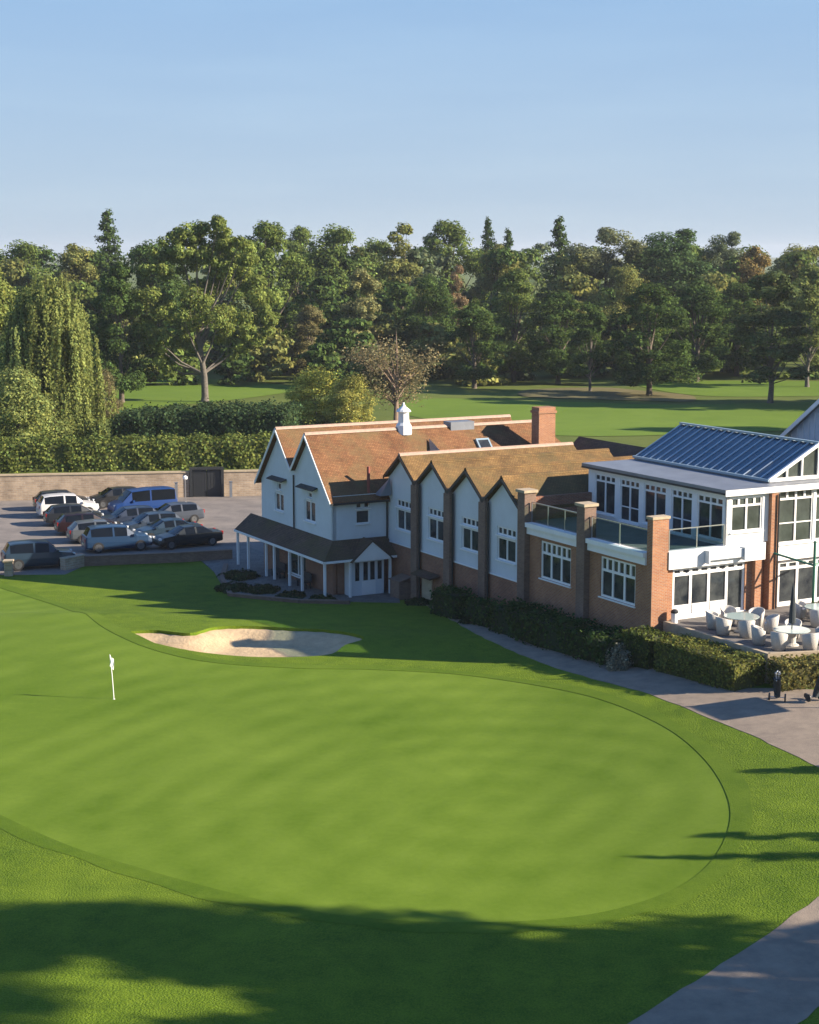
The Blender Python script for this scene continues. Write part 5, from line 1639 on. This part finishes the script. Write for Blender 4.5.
# ------------------------------------------------------------------ flag, trolleys
x, y = at(114, 699)
r = empty('golf_flag', (x, y, hgt(x, y) - .06), R(-8), label='white flag on a pale stick in the putting green', cat='flag')
MB().tube([(0, 0, 0), (-.06, 0, 1.2), (-.14, 0, 2.15)], .022, 8).build('flagstick', 'white', r)
b = MB()
vs = []
for i in range(8):
    for j in range(5):
        f = i / 7
        vs.append((-.13 + .14 * f + .02 * math.sin(j), -.03 + .34 * f * (1 - .25 * j / 4) * .35 + .03 * math.sin(f * 9 + j), 2.13 - .5 * j / 4 - .22 * f))
b.add(vs, [(i * 5 + j, (i + 1) * 5 + j, (i + 1) * 5 + j + 1, i * 5 + j + 1) for i in range(7) for j in range(4)])
b.build('flag', 'white', r, smooth=True)
MB().lathe([(.054, -.1), (.054, .0), (.06, .058), (.05, .058)], 14).build('hole_cup', 'white', r)
def trolley(px, py, rz, lab, bagcol, second):
    x, y = at(px, py)
    r = empty('golf_trolley', (x, y, hgt(x, y) + .04), rz, label=lab, cat='golf trolley', group='golf trolleys parked by the hedge')
    tilt = .35
    b = MB(); b.tube([(0, 0, .22), (0, -.1, .5), (0, -.36, 1.12)], [.13, .15, .16], 12); bag = b.build('golf_bag', bagcol, r, smooth=True)
    for k in range(7):
        a = k * .9
        px_, py_ = .08 * math.cos(a), .08 * math.sin(a)
        L_ = .2 + .06 * (k % 3)
        MB().tube([(px_, -.36 + py_, 1.1), (px_ * 1.2, -.36 - .3 * L_ + py_, 1.1 + L_)], .012, 5).tube([(px_ * 1.2, -.36 - .3 * L_ + py_, 1.1 + L_), (px_ * 1.2 + .05, -.36 - .34 * L_ + py_, 1.14 + L_)], .025, 6).build('golf_club', 'white' if k % 2 else 'metal', bag)
    b = MB(); b.tube([(0, .1, .18), (0, -.5, 1.05), (0, -.75, 1.1)], .02, 6); b.tube([(-.32, .05, .17), (.32, .05, .17)], .018, 6); b.tube([(0, .1, .18), (0, .55, .12)], .018, 6)
    b.build('trolley_frame', 'metal', r)
    for (wx, wy, rr) in ((-.34, .05, .17), (.34, .05, .17), (0, .58, .11)):
        b = MB(); k = 16
        vs = [(wx + s_, wy + rr * math.cos(6.2832 * q / k), rr + rr * math.sin(6.2832 * q / k)) for s_ in (-.03, .03) for q in range(k)]
        b.add(vs, [(q, (q + 1) % k, k + (q + 1) % k, k + q) for q in range(k)] + [tuple(range(k)), tuple(reversed(range(k, 2 * k)))])
        b.build('wheel', 'dark', r)
trolley(777, 702, -.3, 'golf trolley with pale club covers standing against the clipped hedge', 'fabric_dark', False)
trolley(815, 702, .5, 'golf trolley with dark bag at the right edge of the hedge', 'fabric_dark', True)
# small bin beside the brick pier
r = empty('litter_bin', W3(.35, 1.05, ZP), ROT, label='small white and dark bin beside the brick corner pier', cat='bin')
MB().lathe([(.16, 0), (.18, .5), (.17, .5)], 12).build('bin_body', 'white', r); MB().lathe([(.19, .503), (.19, .6), (.1, .68)], 12).build('bin_lid', 'dark', r)
# benches under the verandah
for (u, lab) in ((-35.0, 'dark bench under the verandah left of the wide window'), (-31.0, 'dark bench under the verandah right of the wide window')):
    x, y = B2W(u, VC - .5)
    r = empty('verandah_bench', (x, y, hgt(x, y) + .02), ROT, label=lab, cat='bench', group='benches under the verandah')
    MB().box(-.7, .7, -.25, .2, .42, .48).build('seat', 'dark', r)
    MB().box(-.7, .7, .17, .22, .5, .98).build('backrest', 'dark', r)
    for sx in (-.6, .6):
        MB().box(sx - .04, sx + .04, -.22, -.14, 0, .42).build('leg', 'dark', r)
        MB().box(sx - .04, sx + .04, .12, .2, 0, .42).build('leg', 'dark', r)

# ------------------------------------------------------------------ air
hm = bpy.data.materials.new('haze_air')
hm.use_nodes = True
ht = hm.node_tree
ht.nodes.remove(ht.nodes['Principled BSDF'])
pv = ht.nodes.new('ShaderNodeVolumePrincipled')
pv.inputs['Color'].default_value = (.86, .92, 1, 1)
pv.inputs['Density'].default_value = 0.00012
pv.inputs['Anisotropy'].default_value = 0.2
ht.links.new(pv.outputs[0], ht.nodes['Material Output'].inputs['Volume'])
HZ = MB().box(-3600, 3600, -500, 6100, -3, 45).build('haze', hm, uv=False)
HZ['kind'] = 'stuff'
HZ['label'] = 'thin pale haze in the air over the golf course'
